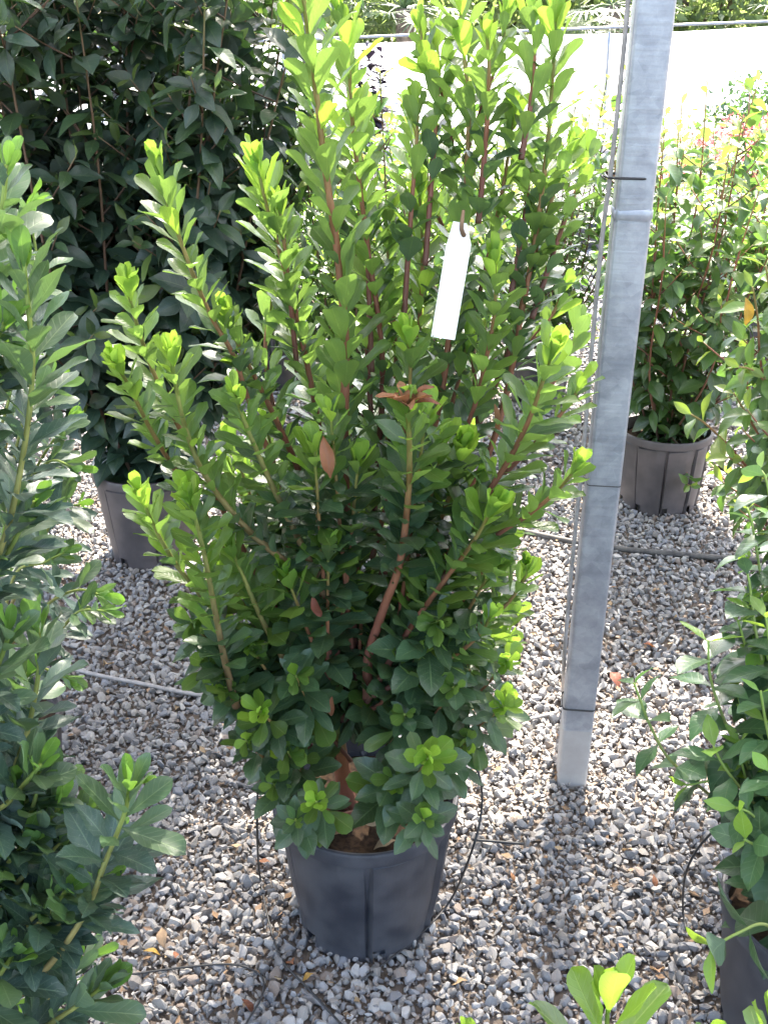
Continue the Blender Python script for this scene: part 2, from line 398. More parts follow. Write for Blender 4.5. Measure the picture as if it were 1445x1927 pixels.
BLU = Species('blu', [('old', 'blu_old', dict(width=.31, a=1.05, pw=.80, serr=.08, droop=.28, fold=.28, wave=.03, rows=10)),
                      ('mid', 'blu_mid', dict(width=.42, a=1.15, pw=.74, droop=.10, fold=.22, obov=.5)),
                      ('new', 'blu_new', dict(width=.38, a=1.2, pw=.72, droop=-.10, fold=.30, obov=.5))], 6)
DRK = Species('dark', [('old', 'dark_old', dict(width=.46)), ('mid', 'dark_mid', dict(width=.42)), ('new', 'dark_new', dict(width=.36, droop=.2))], 5,
              a=.82, pw=.95, fold=.28, droop=.5, wave=.03)
PHO = Species('pho', [('old', 'pho_old', dict(width=.46)), ('mid', 'pho_mid', dict(width=.44)), ('new', 'pho_new', dict(width=.38, droop=.3)), ('yellow', 'yellow', dict(width=.42))], 5,
              a=.9, pw=.9, fold=.35, droop=.7, wave=.02)
VIB = Species('vib', [('old', 'vib_old', dict(width=.58)), ('mid', 'vib_mid', dict(width=.52)), ('new', 'vib_new', dict(width=.40, droop=.1))], 5,
              a=.8, pw=.9, fold=.22, droop=.45, wave=.02, petiole=.1)
BOX = Species('box', [('old', 'pho_old', dict(width=.55)), ('mid', 'pho_mid', dict(width=.55)), ('new', 'pho_new', dict(width=.5))], 3, a=1.0, pw=.7, fold=.2, droop=.2)
PUR = Species('pur', [('old', 'purple', dict(width=.4))], 3, a=.9, pw=.9, fold=.2, droop=.6)

ALL_LEAVES = []      # (plant, kite verts) for the visibility test
class Plant:
    def __init__(s, root, species, stem_mat, seed=0, fs=1.0, fd=1.0):
        s.fs = fs; s.fd = fd
        s.root = root; s.sp = species; s.stem_mat = stem_mat; s.leaves = []; s.rnd = random.Random(seed); s.org = Vector(root.location)
    def stem(s, pts, r0, r1, name='branch', sides=7, mat=None, taper=1.0):
        V, F, U = tube([p - s.org for p in pts], r0, r1, sides, .12, s.rnd, taper)
        return link(name, mesh_np(name, V, F, mat or s.stem_mat, True, U), s.root)
    def leaf(s, pos, d, n, L, age, var=None):
        d = d.normalized(); n = (n - d * n.dot(d))
        if n.length < 1e-4: n = d.orthogonal()
        n.normalize(); x = d.cross(n)
        var = s.rnd.randrange(s.sp.nvar) if var is None else var
        wj = L * (.88 + .26 * s.rnd.random())
        m = Matrix(((x.x * wj, d.x * L, n.x * L, pos.x), (x.y * wj, d.y * L, n.y * L, pos.y), (x.z * wj, d.z * L, n.z * L, pos.z), (0, 0, 0, 1)))
        s.leaves.append((age, var, m))
    def shoot(s, pts, r0, r1, leafy, spacing, size, tip_size=.6, ages=(.10, .45), ang=(22, 58), opp=False, rosette=5, n=None, start=0.0,
              name='branch', mat=None, droop=0.0, stem=True, sides=7, taper=1.0, jit=10, skip=0.0):
        """leafy: length of leafy part from the tip; ages: fractions of that length that bear young and adult leaves"""
        rnd = s.rnd
        size *= s.fs; spacing *= s.fd
        q, L = catmull(pts, n or max(8, int(12 * len(pts))))
        if stem: s.stem(q, r0, r1, name, sides, mat, taper)
        leafy = min(leafy, L * (1 - start))
        k = 0; az = rnd.random() * 6.283; dist = .002; N = len(q)
        while dist < leafy:
            f = 1 - dist / L; i = min(N - 2, max(0, int(f * (N - 1)))); u = f * (N - 1) - i
            p = q[i].lerp(q[i + 1], u); t = (q[i + 1] - q[i]).normalized()
            x = t.orthogonal().normalized(); y = t.cross(x)
            g = dist / leafy; mat_ = min(1, dist / (.09 if leafy > .12 else leafy * .8))
            age = 2 if g < ages[0] else (1 if g < ages[1] else 0)
            if rnd.random() < .12: age = max(0, min(2, age + rnd.choice((-1, 1))))
            if age == 2 and g > .4: age = 1
            age = min(age, len(s.sp.ages) - 1)
            for o in ((0, math.pi) if opp else (0,)):
                if rnd.random() < skip: continue
                a = az + o + R(rnd.uniform(-jit, jit))
                rad = x * math.cos(a) + y * math.sin(a)
                inc = R(ang[0] + (ang[1] - ang[0]) * mat_ ** .8 + rnd.gauss(0, 9))
                d = t * math.cos(inc) + rad * math.sin(inc); nn = t * math.sin(inc) - rad * math.cos(inc)
                # leaves level out towards the light
                lev = .25 * mat_
                d = d + Vector((0, 0, -droop * mat_)); nn = nn + Vector((0, 0, lev))
                sz = size * (tip_size + (1 - tip_size) * min(1, mat_ * 1.3)) * rnd.uniform(.70, 1.18)
                rr = r1 + (r0 - r1) * (dist / L)
                s.leaf(p + rad * rr * .8, d, nn + rad * 0 + Vector((rnd.uniform(-.2, .2), rnd.uniform(-.2, .2), 0)), sz, age)
            az += (math.pi / 2 if opp else 2.39996) + R(rnd.uniform(-8, 8))
            k += 1
            sp = spacing * (.28 + .72 * min(1, (k / max(1, rosette)) ** 1.1))
            dist += sp * rnd.uniform(.8, 1.2)
        return q
    def finish(s, limit=300, min_px=10):
        """kept for later: ALL_PLANTS are split into single leaves and joined foliage once every leaf is known"""
        ALL_PLANTS.append((s, limit, min_px))
ALL_PLANTS = []
def split_leaves():
    # visibility: kites of all leaves in one BVH, one ray from the camera to three points of each
    V = []; F = []
    for s, _, _ in ALL_PLANTS:
        for age, var, m in s.leaves:
            w = s.sp.lw[age, var] * .42
            b = len(V)
            V += [m @ Vector((0, .05, 0)), m @ Vector((w, .55, 0)), m @ Vector((0, .98, -.05)), m @ Vector((-w, .55, 0))]
            F += [(b, b + 1, b + 2), (b, b + 2, b + 3)]
    bvh = BVHTree.FromPolygons(V, F)
    li = 0
    for s, limit, min_px in ALL_PLANTS:
        score = []
        for j, (age, var, m) in enumerate(s.leaves):
            vis = 0
            a = proj(V[li * 4]); c = proj(V[li * 4 + 2]); b1 = proj(V[li * 4 + 1]); b2 = proj(V[li * 4 + 3])
            if a[2] > .1 and c[2] > .1:
                area = abs((c[0] - a[0]) * (b1[1] - b2[1]) - (c[1] - a[1]) * (b1[0] - b2[0])) * .5
                size = max(math.hypot(a[0] - c[0], a[1] - c[1]), math.hypot(b1[0] - b2[0], b1[1] - b2[1]))
                for y, x in ((.3, 0), (.6, .12), (.6, -.12), (.85, 0)):
                    tgt = m @ Vector((x, y, 0)); pp = proj(tgt)
                    if not (-5 < pp[0] < PW + 5 and -5 < pp[1] < PH + 5): continue
                    d = tgt - CAM; L = d.length
                    hit = bvh.ray_cast(CAM, d / L, L - .006)
                    if hit[0] is None or hit[2] // 2 == li: vis += 1
                if vis and size >= min_px: score.append((area * vis, j))
            li += 1
        score.sort(reverse=True)
        single = {j for _, j in score[:limit]}
        inv = s.root.matrix_basis.inverted()
        off = Matrix.Translation(-s.org)
        VV = []; FF = []; UU = []; MI = []; base = 0
        for j, (age, var, m) in enumerate(s.leaves):
            hi, lo = s.sp.var[age, var]
            if j in single:
                o = bpy.data.objects.new('leaf', hi); COL.objects.link(o); o.parent = s.root; o.matrix_basis = off @ m
            else:
                A = np.array(off @ m)
                VV.append(lo[0] @ A[:3, :3].T + A[:3, 3]); FF.append(lo[1] + base); UU.append(lo[2]); MI.append(np.full(len(lo[1]), age)); base += len(lo[0])
        if VV:
            me = mesh_np('leaves', np.concatenate(VV), np.concatenate(FF), s.sp.mats, True, np.concatenate(UU), np.concatenate(MI))
            o = link('leaves', me, s.root); o['kind'] = 'stuff'
        print('plant', s.root.name, 'leaves', len(s.leaves), 'single', len(single))

# ------------------------------------------------------------------ ground and gravel
def hull_rock(seed, npts, flat=.7):
    rr = random.Random(seed); bm = bmesh.new()
    for _ in range(npts):
        v = Vector((rr.gauss(0, 1), rr.gauss(0, 1), rr.gauss(0, 1))).normalized()
        v *= rr.uniform(.86, 1.0)
        bm.verts.new((v.x * 1.15, v.y * .85, v.z * flat))
    bmesh.ops.convex_hull(bm, input=bm.verts)
    loose = [v for v in bm.verts if not v.link_faces]
    bmesh.ops.delete(bm, geom=loose, context='VERTS')
    bmesh.ops.triangulate(bm, faces=bm.faces)
    bm.verts.index_update()
    V = np.array([v.co[:] for v in bm.verts]); F = np.array([[v.index for v in f.verts] for f in bm.faces]); bm.free()
    return V, F
ROCK_HI = [hull_rock(i, 15, rng.uniform(.45, .8)) for i in range(18)]
ROCK_FINE = [hull_rock(90 + i, 9, rng.uniform(.55, .85)) for i in range(8)]
ROCK_LO = [hull_rock(50 + i, 12, rng.uniform(.55, .85)) for i in range(10)]
def rand_rot(n):
    q = nrng.normal(size=(n, 4)); q[:, 0] += 1.2; q /= np.linalg.norm(q, axis=1)[:, None]
    w, x, y, z = q.T
    return np.stack([1 - 2 * (y * y + z * z), 2 * (x * y - z * w), 2 * (x * z + y * w), 2 * (x * y + z * w), 1 - 2 * (x * x + z * z), 2 * (y * z - x * w),
                     2 * (x * z - y * w), 2 * (y * z + x * w), 1 - 2 * (x * x + y * y)], 1).reshape(n, 3, 3)
def gravel():
    VV = []; FF = []; base = 0
    def scatter(y0, y1, cell, r0, r1, rocks, zmax, margin=.35):
        nonlocal base
        ys = np.arange(y0, y1, cell); pts = []
        for y in ys:
            half = .375 * (y * .91 + .62) + margin
            xs = np.arange(-half, half, cell)
            pts.append(np.stack([xs + nrng.uniform(-.5, .5, len(xs)) * cell, np.full(len(xs), y) + nrng.uniform(-.5, .5, len(xs)) * cell], 1))
        pts = np.concatenate(pts); n = len(pts)
        r = r0 + (r1 - r0) * nrng.random(n) ** 2.2
        z = nrng.uniform(-.2, 1, n) * zmax
        rot = rand_rot(n); which = nrng.integers(0, len(rocks), n)
        for k, (rv, rf) in enumerate(rocks):
            idx = np.nonzero(which == k)[0]
            if not len(idx): continue
            v = np.einsum('nij,vj->nvi', rot[idx], rv) * r[idx][:, None, None]
            v[:, :, 0] += pts[idx, 0][:, None]; v[:, :, 1] += pts[idx, 1][:, None]; v[:, :, 2] += z[idx][:, None]
            f = rf[None] + (np.arange(len(idx)) * len(rv))[:, None, None] + base
            VV.append(v.reshape(-1, 3)); FF.append(f.reshape(-1, 3)); base += len(idx) * len(rv)
    scatter(.85, 2.3, .0140, .0062, .0165, ROCK_HI, .009)
    scatter(.85, 2.1, .0128, .0034, .0075, ROCK_FINE, .006)
    scatter(2.3, 3.6, .0165, .0085, .0165, ROCK_LO, .010)
    scatter(3.6, 6.0, .024, .012, .019, ROCK_LO, .010)
    scatter(6.0, 8.5, .055, .018, .028, ROCK_LO, .010, .1)
    me = mesh_np('gravel', np.concatenate(VV), np.concatenate(FF), M['pebble'], False)
    o = link('gravel', me); o['kind'] = 'stuff'; o['label'] = 'loose pale grey crushed stone gravel covering the nursery ground'
    print('gravel tris', len(me.polygons))
def ground():
    n = 60; xs = np.linspace(-60, 60, n); ys = np.linspace(-6, 120, n)
    V = np.array([(x, y, -.006) for y in ys for x in xs]); F = np.array([(i * n + j, i * n + j + 1, (i + 1) * n + j + 1, (i + 1) * n + j) for i in range(n - 1) for j in range(n - 1)])
    o = link('ground', mesh_np('ground', V, F, M['ground'])); o['kind'] = 'structure'
def litter():
    # crumbs of dry leaf and bark between the stones
    r = np.random.default_rng(12); n = 2600; y = r.uniform(.95, 4.2, n); half = .38 * (y * .91 + .62) + .2
    x = r.uniform(-1, 1, n) * half; k = r.random(n) < (.5 + .5 * np.sin(x * 5.1 + 1) * np.sin(y * 4.3)); x, y = x[k], y[k]; n = len(x)
    lv = np.array([(-.5, -.12, 0), (.0, -.3, .08), (.5, 0, 0), (.05, .25, .05)]); q = rand_rot(n) * np.array([1, 1, .5])[None, :, None]
    v = np.einsum('nij,vj->nvi', q, lv) * (r.uniform(.008, .026, n))[:, None, None]
    v[:, :, 0] += x[:, None]; v[:, :, 1] += y[:, None]; v[:, :, 2] += r.uniform(.008, .018, n)[:, None]
    f = np.arange(n * 4).reshape(n, 4); mi = r.integers(0, 3, n)
    o = link('leaf_litter', mesh_np('leaf_litter', v.reshape(-1, 3), f, [M['twig'], M['tan'], M['twig']], False, np.tile(np.array([(.2, 0), (.4, .4), (.7, 1), (.3, .6)]), (n, 1)), mi)); o['kind'] = 'stuff'
ground(); gravel(); litter()
def net_mat():
    m, t = nt('added_net_weave'); b = NB(t)
    tc = b.n('ShaderNodeTexCoord'); nz = b.noise(3, 4, tc.outputs['Object']); w = b.noise(90, 2, tc.outputs['Object'])
    col = b.mix(nz.outputs[0], (.50, .51, .53), (.60, .61, .62))
    p = b.bsdf(col, .8, .2, 0, b.bump(w.outputs[0], .2, .01))
    tr = b.n('ShaderNodeBsdfTranslucent'); b.l(col, tr.inputs['Color'])
    mx = b.n('ShaderNodeMixShader'); mx.inputs[0].default_value = .35
    b.l(p, mx.inputs[1]); b.l(tr.outputs[0], mx.inputs[2])
    gap = b.n('ShaderNodeBsdfTransparent'); m2 = b.n('ShaderNodeMixShader'); m2.inputs[0].default_value = .23   # share of sun the added net lets through
    b.l(mx.outputs[0], m2.inputs[1]); b.l(gap.outputs[0], m2.inputs[2]); b.out(m2.outputs[0]); return m
M['net'] = net_mat()
NET_Z = 2.7
def added_shade_net():
    # unseen net added to shade the near gravel; far edge set by the sun
    y1 = 1.74 + NET_Z * math.cos(R(SUN_AZ)) / math.tan(R(SUN_EL)); y0 = -.9
    n, k = 60, 18; V = []; F = []
    rr = random.Random(4); edge = [rr.uniform(-.05, .05) for _ in range(n + 1)]
    for j in range(k + 1):
        for i in range(n + 1):
            x = -5 + 11 * i / n; f = j / k; y = y0 + (y1 + edge[i] - y0) * f
            V.append((x, y, NET_Z + .01 - .07 * math.sin(math.pi * ((x + 5) % 2.2) / 2.2) * math.sin(math.pi * f)))
    for j in range(k):
        for i in range(n): F.append((j * (n + 1) + i, j * (n + 1) + i + 1, (j + 1) * (n + 1) + i + 1, (j + 1) * (n + 1) + i))
    o = link('added_shade_net', mesh_np('added_shade_net', V, F, M['net'], True)); o['kind'] = 'structure'
added_shade_net()

# ------------------------------------------------------------------ post
def post():
    b = G(1078, 1480); b = Vector((b.x, b.y + .03, 0))
    root = thing('metal_post', 'tall square galvanised steel post standing in the gravel right of the big shrub', 'post', b)
    w = .0315; cr = .007; prof = []
    for cx, cy_, a0 in ((w - cr, w - cr, 0), (-w + cr, w - cr, 90), (-w + cr, -w + cr, 180), (w - cr, -w + cr, 270)):
        for k in range(5):
            a = R(a0 + k * 22.5); prof.append((cx + cr * math.cos(a), cy_ + cr * math.sin(a)))
    zs = [-.05, .02, .5, 1.0, 1.5, 2.0, 2.4, NET_Z - .01]; V = []; F = []; m = len(prof)
    for z in zs:
        for x, y in prof: V.append((x, y, z))
    for i in range(len(zs) - 1):
        for k in range(m):
            F.append((i * m + k, i * m + (k + 1) % m, (i + 1) * m + (k + 1) % m, (i + 1) * m + k))
    F.append(tuple((len(zs) - 1) * m + k for k in range(m)))
    me = mesh_np('tube', V, F, M['galv'], True); o = link('tube', me, root)
    root.rotation_euler = (0, R(.75), R(-6))
    def ring(name, z, h, proud, mat, parent, lump=0.0):
        V = []; F = []; rr = random.Random(int(z * 1000))
        rows = [(-h, .0005), (-h * .6, proud), (h * .6, proud), (h, .0005)]
        for dz, pr in rows:
            for x, y in prof:
                s = 1 + (pr * (1 + lump * rr.uniform(-.6, .6))) / w
                V.append((x * s, y * s, z + dz + lump * rr.uniform(-.3, .3) * h))
        for i in range(3):
            for k in range(m): F.append((i * m + k, i * m + (k + 1) % m, (i + 1) * m + (k + 1) % m, (i + 1) * m + k))
        return link(name, mesh_np(name, V, F, mat, True), parent)
    # heights on the post read from the photograph
    def zat(py):
        best = min((abs(proj(b + Vector((0, -.03, k * .005)))[1] - py), k * .005) for k in range(400)); return best[1]
    ring('weld_bead', zat(402), .009, .0013, M['galv'], root, 1.2)
    ring('seam', zat(915), .0011, .0007, M['pipe'], root)
    for py, lab in ((333, 'upper dark wire tie strapping the thin grey hose to the steel post'), (1335, 'lowest dark wire tie around the foot of the steel post')):
        t = thing('wire_tie', lab, 'wire tie', b + Vector((0, 0, zat(py))), 'wire ties on the steel post')
        t.rotation_euler = root.rotation_euler
        rg = ring('loop', 0, .0022, .0022, M['black_plastic'], t)
        kn, _ = catmull([Vector((-.034, -.02, 0)), Vector((-.043, -.034, .004)), Vector((-.036, -.042, -.002))], 8)
        V, F, U = tube(kn, .0018, .0012, 5); link('twist', mesh_np('twist', V, F, M['black_plastic'], True, U), t)
    # thin hose tied to its left side
    pts = [P(x, y, b.y - .015) for x, y in ((1190, -120), (1178, 40), (1162, 200), (1147, 335), (1130, 470), (1110, 690), (1097, 850), (1083, 985), (1070, 1130), (1061, 1240))]
    pts += [G(1058, 1332, .012) + Vector((0, .01, .03)), G(1055, 1335, .014), G(1030, 1345, .016), G(1000, 1352, .016), G(960, 1362, .014)]
    h = tube_obj('thin_hose', pts, .0042, M['grey_hose'], None, 80, 8)
    tag(h, 'thin grey hose running down the left side of the steel post to the gravel', 'hose')
post()

# ------------------------------------------------------------------ pots
def make_pot(root, rt, rb, h, mat, soil=True, panels=6, seed=0, sides=180, ofs=None):
    """stepped wall panels, thick rolled rim, drain notches at the foot; wall thickness inside"""
    zs = [(0, rb, 1), (.030, rb * 1.012, 1), (.034, rb * 1.02, 1), (h * .35, None, 1), (h * .7, None, 1), (h - .035, None, 1), (h - .030, None, 0), (h - .028, rt - .004, 0),
          (h - .026, rt, 0), (h - .006, rt + .001, 0), (h - .001, rt - .001, 0), (h, rt - .004, 0), (h - .001, rt - .008, 0), (h - .03, rt - .011, 0), (h * .5, (rt + rb) / 2 - .012, 0), (.006, rb - .008, 0)]
    V = []; F = []
    ofs = random.Random(seed).random() if ofs is None else ofs
    for z, r, pan in zs:
        if r is None: r = rb * 1.02 + (rt - .012 - rb * 1.02) * (z / (h - .03))
        for k in range(sides):
            a = 2 * math.pi * k / sides; f = (k / sides * panels + ofs) % 1.0
            rr = r
            if pan:   # every panel overlaps the next by a small step, with a narrow groove beside it
                rr = r + .0075 * (1 - f) - (.007 if .93 < f < .965 else 0)
            V.append((rr * math.cos(a), rr * math.sin(a), z))
    for i in range(len(zs) - 1):
        for k in range(sides):
            f = (k / sides * panels + ofs) % 1.0
            if i in (0, 1) and f < .17: continue            # drain notch
            F.append((i * sides + k, i * sides + (k + 1) % sides, (i + 1) * sides + (k + 1) % sides, (i + 1) * sides + k))
    F.append(tuple((len(zs) - 1) * sides + k for k in range(sides)))
    me = mesh_np('pot', V, F, mat, True)
    try: me.set_sharp_from_angle(angle=R(28))
    except Exception: pass
    p = link('pot', me, root)
    # soil surface
    n = 26; rings = 7; V = [(0, 0, h - .035)]; F = []; rr = random.Random(seed + 1); R_ = rt - .0125
    for i in range(1, rings + 1):
        for k in range(n):
            a = 2 * math.pi * k / n; r = R_ * i / rings
            V.append((r * math.cos(a), r * math.sin(a), h - .04 + rr.uniform(-.007, .009) * (i < rings)))
    for k in range(n): F.append((0, 1 + k, 1 + (k + 1) % n))
    for i in range(rings - 1):
        for k in range(n):
            a = 1 + i * n; F.append((a + k, a + n + k, a + n + (k + 1) % n, a + (k + 1) % n))
    link('soil', mesh_np('soil', V, F, M['soil'], True), root)
    return p

def grow(pl, pixels, Y0, Y1, first=None, **kw):
    """a shoot whose course is read off the photograph from base to tip, at distances Y0..Y1"""
    n = len(pixels); pts = [P(x, y, Y0 + (Y1 - Y0) * (i / (n - 1))) for i, (x, y) in enumerate(pixels)]
    if first is not None: pts = list(first) + pts
    return pl.shoot(pts, **kw)

# ------------------------------------------------------------------ the big shrub
MAIN = Vector((-.033, 1.497, 0))
root = thing('potted_shrub', 'large bushy evergreen shrub with reddish stems in the black pot at the centre', 'potted shrub', MAIN, 'evergreen shrubs with toothed oval leaves')
make_pot(root, .163, .120, .280, M['pot'], seed=3, ofs=.43)
pl = Plant(root, ARB, M['stem_red'], 11, .84, .37); main = pl
B0 = MAIN + Vector((-.02, -.01, .235))
fork = P(632, 1362, 1.46)
trunk, _ = catmull([B0, MAIN + Vector((-.035, -.01, .29)), fork], 10)
pl.stem(trunk, .016, .0125, 'trunk', 9, M['stem_red'])
fr = P(690, 1330, 1.45); frk = P(585, 1325, 1.50)
K = dict(ages=(.11, .66), ang=(16, 47), tip_size=.6, rosette=9)
S = .066
# tall central stem
grow(pl, [(640, 1360), (662, 1200), (652, 1000), (648, 820), (650, 650), (636, 480), (610, 300), (590, 130), (570, -10), (556, -110)], 1.47, 1.45, r0=.0105, r1=.0028, leafy=.66, spacing=.023, size=.086, **{**K, 'ages': (.10, .95), 'ang': (16, 40)})
# front stem with the dried tip
grow(pl, [(645, 1350), (688, 1325), (692, 1240), (720, 1150), (752, 1060), (768, 930), (770, 830), (765, 765)], 1.45, 1.30, r0=.0095, r1=.003, leafy=.30, spacing=.019, size=.074, **{**K, 'ages': (.0, .55)})
tp = P(765, 765, 1.29)
for k in range(9):
    a = k * 2.4; pl.leaf(tp, Vector((math.cos(a) * .9, math.sin(a) * .9, .45 + .1 * k)), Vector((-math.cos(a), -math.sin(a), .8)), .044, 3)
# left shoots
LEFT = [
    ([(600, 1330), (560, 1120), (520, 900), (470, 760), (440, 670), (400, 600), (365, 520), (325, 410), (292, 300)], 1.49, 1.42, .30, .064),
    ([(600, 1330), (520, 1150), (440, 1000), (380, 880), (330, 790), (285, 690), (255, 600), (238, 530)], 1.48, 1.36, .26, .058),
    ([(590, 1320), (500, 1150), (420, 1020), (340, 900), (285, 810), (245, 730), (216, 680)], 1.47, 1.30, .24, .056),
    ([(640, 1140), (560, 1075), (480, 1010), (425, 950), (378, 880), (348, 800), (330, 720), (322, 660)], 1.42, 1.28, .33, .062),
    ([(610, 1110), (560, 1010), (515, 920), (480, 840), (455, 780), (443, 740)], 1.43, 1.32, .26, .064),
    ([(600, 1000), (560, 880), (510, 770), (465, 680), (440, 630), (425, 585)], 1.52, 1.46, .25, .058),
    ([(630, 1000), (600, 800), (560, 600), (525, 470), (500, 380), (482, 300)], 1.55, 1.54, .42, .072),
    ([(445, 1330), (425, 1250), (405, 1150), (388, 1060), (372, 990), (352, 930)], 1.37, 1.26, .33, .068),
    ([(580, 1330), (500, 1270), (420, 1180), (370, 1110), (330, 1060), (290, 990), (262, 920)], 1.46, 1.40, .30, .062),
    ([(590, 1330), (540, 1250), (500, 1180), (460, 1090), (430, 1020)], 1.44, 1.34, .26, .07),
]
for i, (px, y0, y1, lf, sz) in enumerate(LEFT):
    grow(pl, px, y0, y1, r0=.0062, r1=.0022, leafy=lf * 1.25, spacing=.0165, size=sz * 1.04, mat=M['stem_pale'] if i in (3, 4, 7, 8, 9) else None, **K)
RIGHT = [
    ([(640, 1350), (700, 1150), (760, 950), (820, 790), (850, 600), (872, 430), (878, 320), (882, 200), (872, 90), (860, -60)], 1.49, 1.62, .50, .068, .0085),
    ([(660, 1340), (760, 1150), (850, 980), (920, 850), (955, 730), (985, 570), (1010, 430), (1030, 270), (1040, 140), (1046, 10)], 1.49, 1.60, .46, .062, .0075),
    ([(900, 800), (960, 650), (1005, 480), (1040, 370), (1062, 310), (1075, 275)], 1.57, 1.60, .26, .066, .005),
    ([(860, 700), (900, 560), (930, 430), (950, 330), (962, 250), (968, 200)], 1.58, 1.60, .26, .064, .004),
    ([(875, 300), (900, 220), (925, 150), (945, 80), (952, 20)], 1.61, 1.64, .14, .058, .003),
    ([(860, 380), (850, 260), (830, 170), (800, 100), (790, 40)], 1.62, 1.66, .22, .058, .003),
    ([(700, 1050), (740, 900), (765, 780), (772, 700), (768, 630)], 1.50, 1.42, .24, .064, .005),
    ([(760, 950), (775, 780), (790, 600), (795, 450), (788, 350)], 1.58, 1.60, .36, .066, .005),
    ([(800, 950), (880, 800), (920, 650), (932, 560), (930, 480)], 1.50, 1.46, .30, .060, .0045),
    ([(830, 1100), (900, 960), (960, 860), (995, 790), (1020, 720), (1040, 660)], 1.40, 1.32, .30, .078, .006),
    ([(830, 1090), (930, 1010), (985, 975), (1030, 940), (1065, 905), (1088, 872)], 1.38, 1.33, .20, .060, .0045),
    ([(720, 1300), (800, 1240), (880, 1190), (950, 1140), (985, 1090), (990, 1068)], 1.44, 1.40, .26, .058, .005),
    ([(700, 1310), (780, 1270), (860, 1230), (905, 1190), (925, 1155)], 1.40, 1.33, .20, .058, .0045),
    ([(690, 1320), (760, 1200), (830, 1100), (890, 1020), (930, 950)], 1.42, 1.30, .36, .078, .006),
    ([(690, 1320), (730, 1180), (800, 1050), (850, 920), (870, 840)], 1.50, 1.40, .36, .074, .006),
    ([(950, 700), (1000, 640), (1040, 590), (1062, 540)], 1.60, 1.62, .18, .06, .004),
    ([(700, 1000), (720, 700), (690, 450), (665, 250), (655, 100), (640, 20)], 1.56, 1.58, .62, .070, .006),
    ([(720, 900), (745, 700), (735, 540), (728, 430), (735, 395)], 1.60, 1.62, .36, .062, .005),
    ([(900, 560), (830, 420), (790, 300), (770, 200)], 1.66, 1.72, .30, .06, .004),
]
for px, y0, y1, lf, sz, r in RIGHT:
    grow(pl, px, y0, y1, r0=r, r1=.0022, leafy=lf * 1.2, spacing=.0175, size=sz * 1.06, **K)
# further upper shoots that fill the crown behind the named ones
ur = random.Random(15)
for px in ([(700, 700), (690, 450), (680, 300), (668, 210)], [(760, 600), (775, 380), (785, 250), (782, 190)], [(800, 500), (815, 300), (825, 150), (822, 60)], [(960, 560), (985, 420), (995, 330), (1000, 250)],
           [(1000, 600), (1060, 420), (1095, 330), (1108, 280)], [(900, 420), (915, 250), (920, 130), (915, 60)], [(980, 300), (1000, 180), (1005, 90), (1000, 20)], [(560, 700), (540, 500), (530, 420), (525, 380)],
           [(700, 800), (690, 640), (700, 560), (710, 510)], [(900, 800), (890, 680), (880, 600), (884, 540)], [(960, 820), (1040, 720), (1075, 650), (1090, 600)], [(940, 900), (1020, 820), (1070, 760), (1095, 720)],
           [(820, 860), (850, 760), (870, 690), (880, 640)], [(520, 800), (500, 680), (505, 600), (515, 560)]):
    Y = ur.uniform(1.48, 1.68)
    grow(pl, px, 1.54, Y, r0=.0045, r1=.0022, leafy=ur.uniform(.22, .32), spacing=.025, size=.066, **K)
# inner crown
rr = random.Random(5)
for k in range(58):
    x = rr.uniform(420, 960); y = rr.uniform(760, 1230)
    b = P(rr.uniform(610, 720), 1330, 1.47); Yt = rr.uniform(1.36, 1.66)
    tip = P(x, y, Yt); mid = b.lerp(tip, .5) + Vector((0, 0, -.05))
    pl.shoot([b, mid, tip], .0045, .002, .26, .021, .082, **{**K, 'ages': (.05, .3), 'ang': (20, 62)})
# low sprays around the pot rim
for (x, y, Yt, sz, lf) in ((560, 1545, 1.27, .05, .06), (470, 1400, 1.36, .06, .1), (400, 1260, 1.40, .065, .14), (370, 1180, 1.40, .065, .14), (495, 1345, 1.33, .060, .10), (598, 1512, 1.27, .060, .085), (803, 1432, 1.27, .066, .11), (942, 1335, 1.35, .060, .10), (795, 1545, 1.26, .050, .06), (545, 1420, 1.36, .06, .09),
                           (740, 1470, 1.33, .074, .09), (875, 1400, 1.36, .062, .09), (520, 1480, 1.36, .055, .08), (430, 1300, 1.38, .06, .1),
                           (760, 1350, 1.36, .066, .1), (850, 1300, 1.36, .066, .1), (560, 1280, 1.36, .064, .1), (950, 1250, 1.42, .055, .1), (480, 1230, 1.38, .06, .12), (820, 1180, 1.36, .07, .12)):
    tip = P(x, y, Yt); b = Vector((MAIN.x + (tip.x - MAIN.x) * .25, MAIN.y - .02, .25 if y > 1380 else .36))
    mid = b.lerp(tip, .6) + Vector((0, 0, -.015))
    out = (tip - mid).normalized(); end = tip + Vector((0, -.02, .02))
    rj = rr.uniform(.85, 1.2); sz *= rj; lime = (x, y) in ((495, 1345), (598, 1512), (803, 1432), (942, 1335), (950, 1250))
    pl.shoot([b, mid, tip, end], .004, .0018, lf * 1.3, .014, sz * 1.2, ages=(.26, .34) if lime else (.0, .12), ang=(26, 82), tip_size=.55, rosette=12, droop=.12)
pl.leaf(P(622, 900, 1.33), Vector((-.1, -.2, 1)), Vector((.1, -1, .1)), .06, 3)
for x, y in ((575, 1255), (625, 1310), (588, 1120), (930, 760)): pl.leaf(P(x, y, 1.36), Vector((rr.uniform(-.3, .3), -.3, -1)), Vector((rr.uniform(-.6, .6), -1, .2)), .04, 3)
pl.finish()

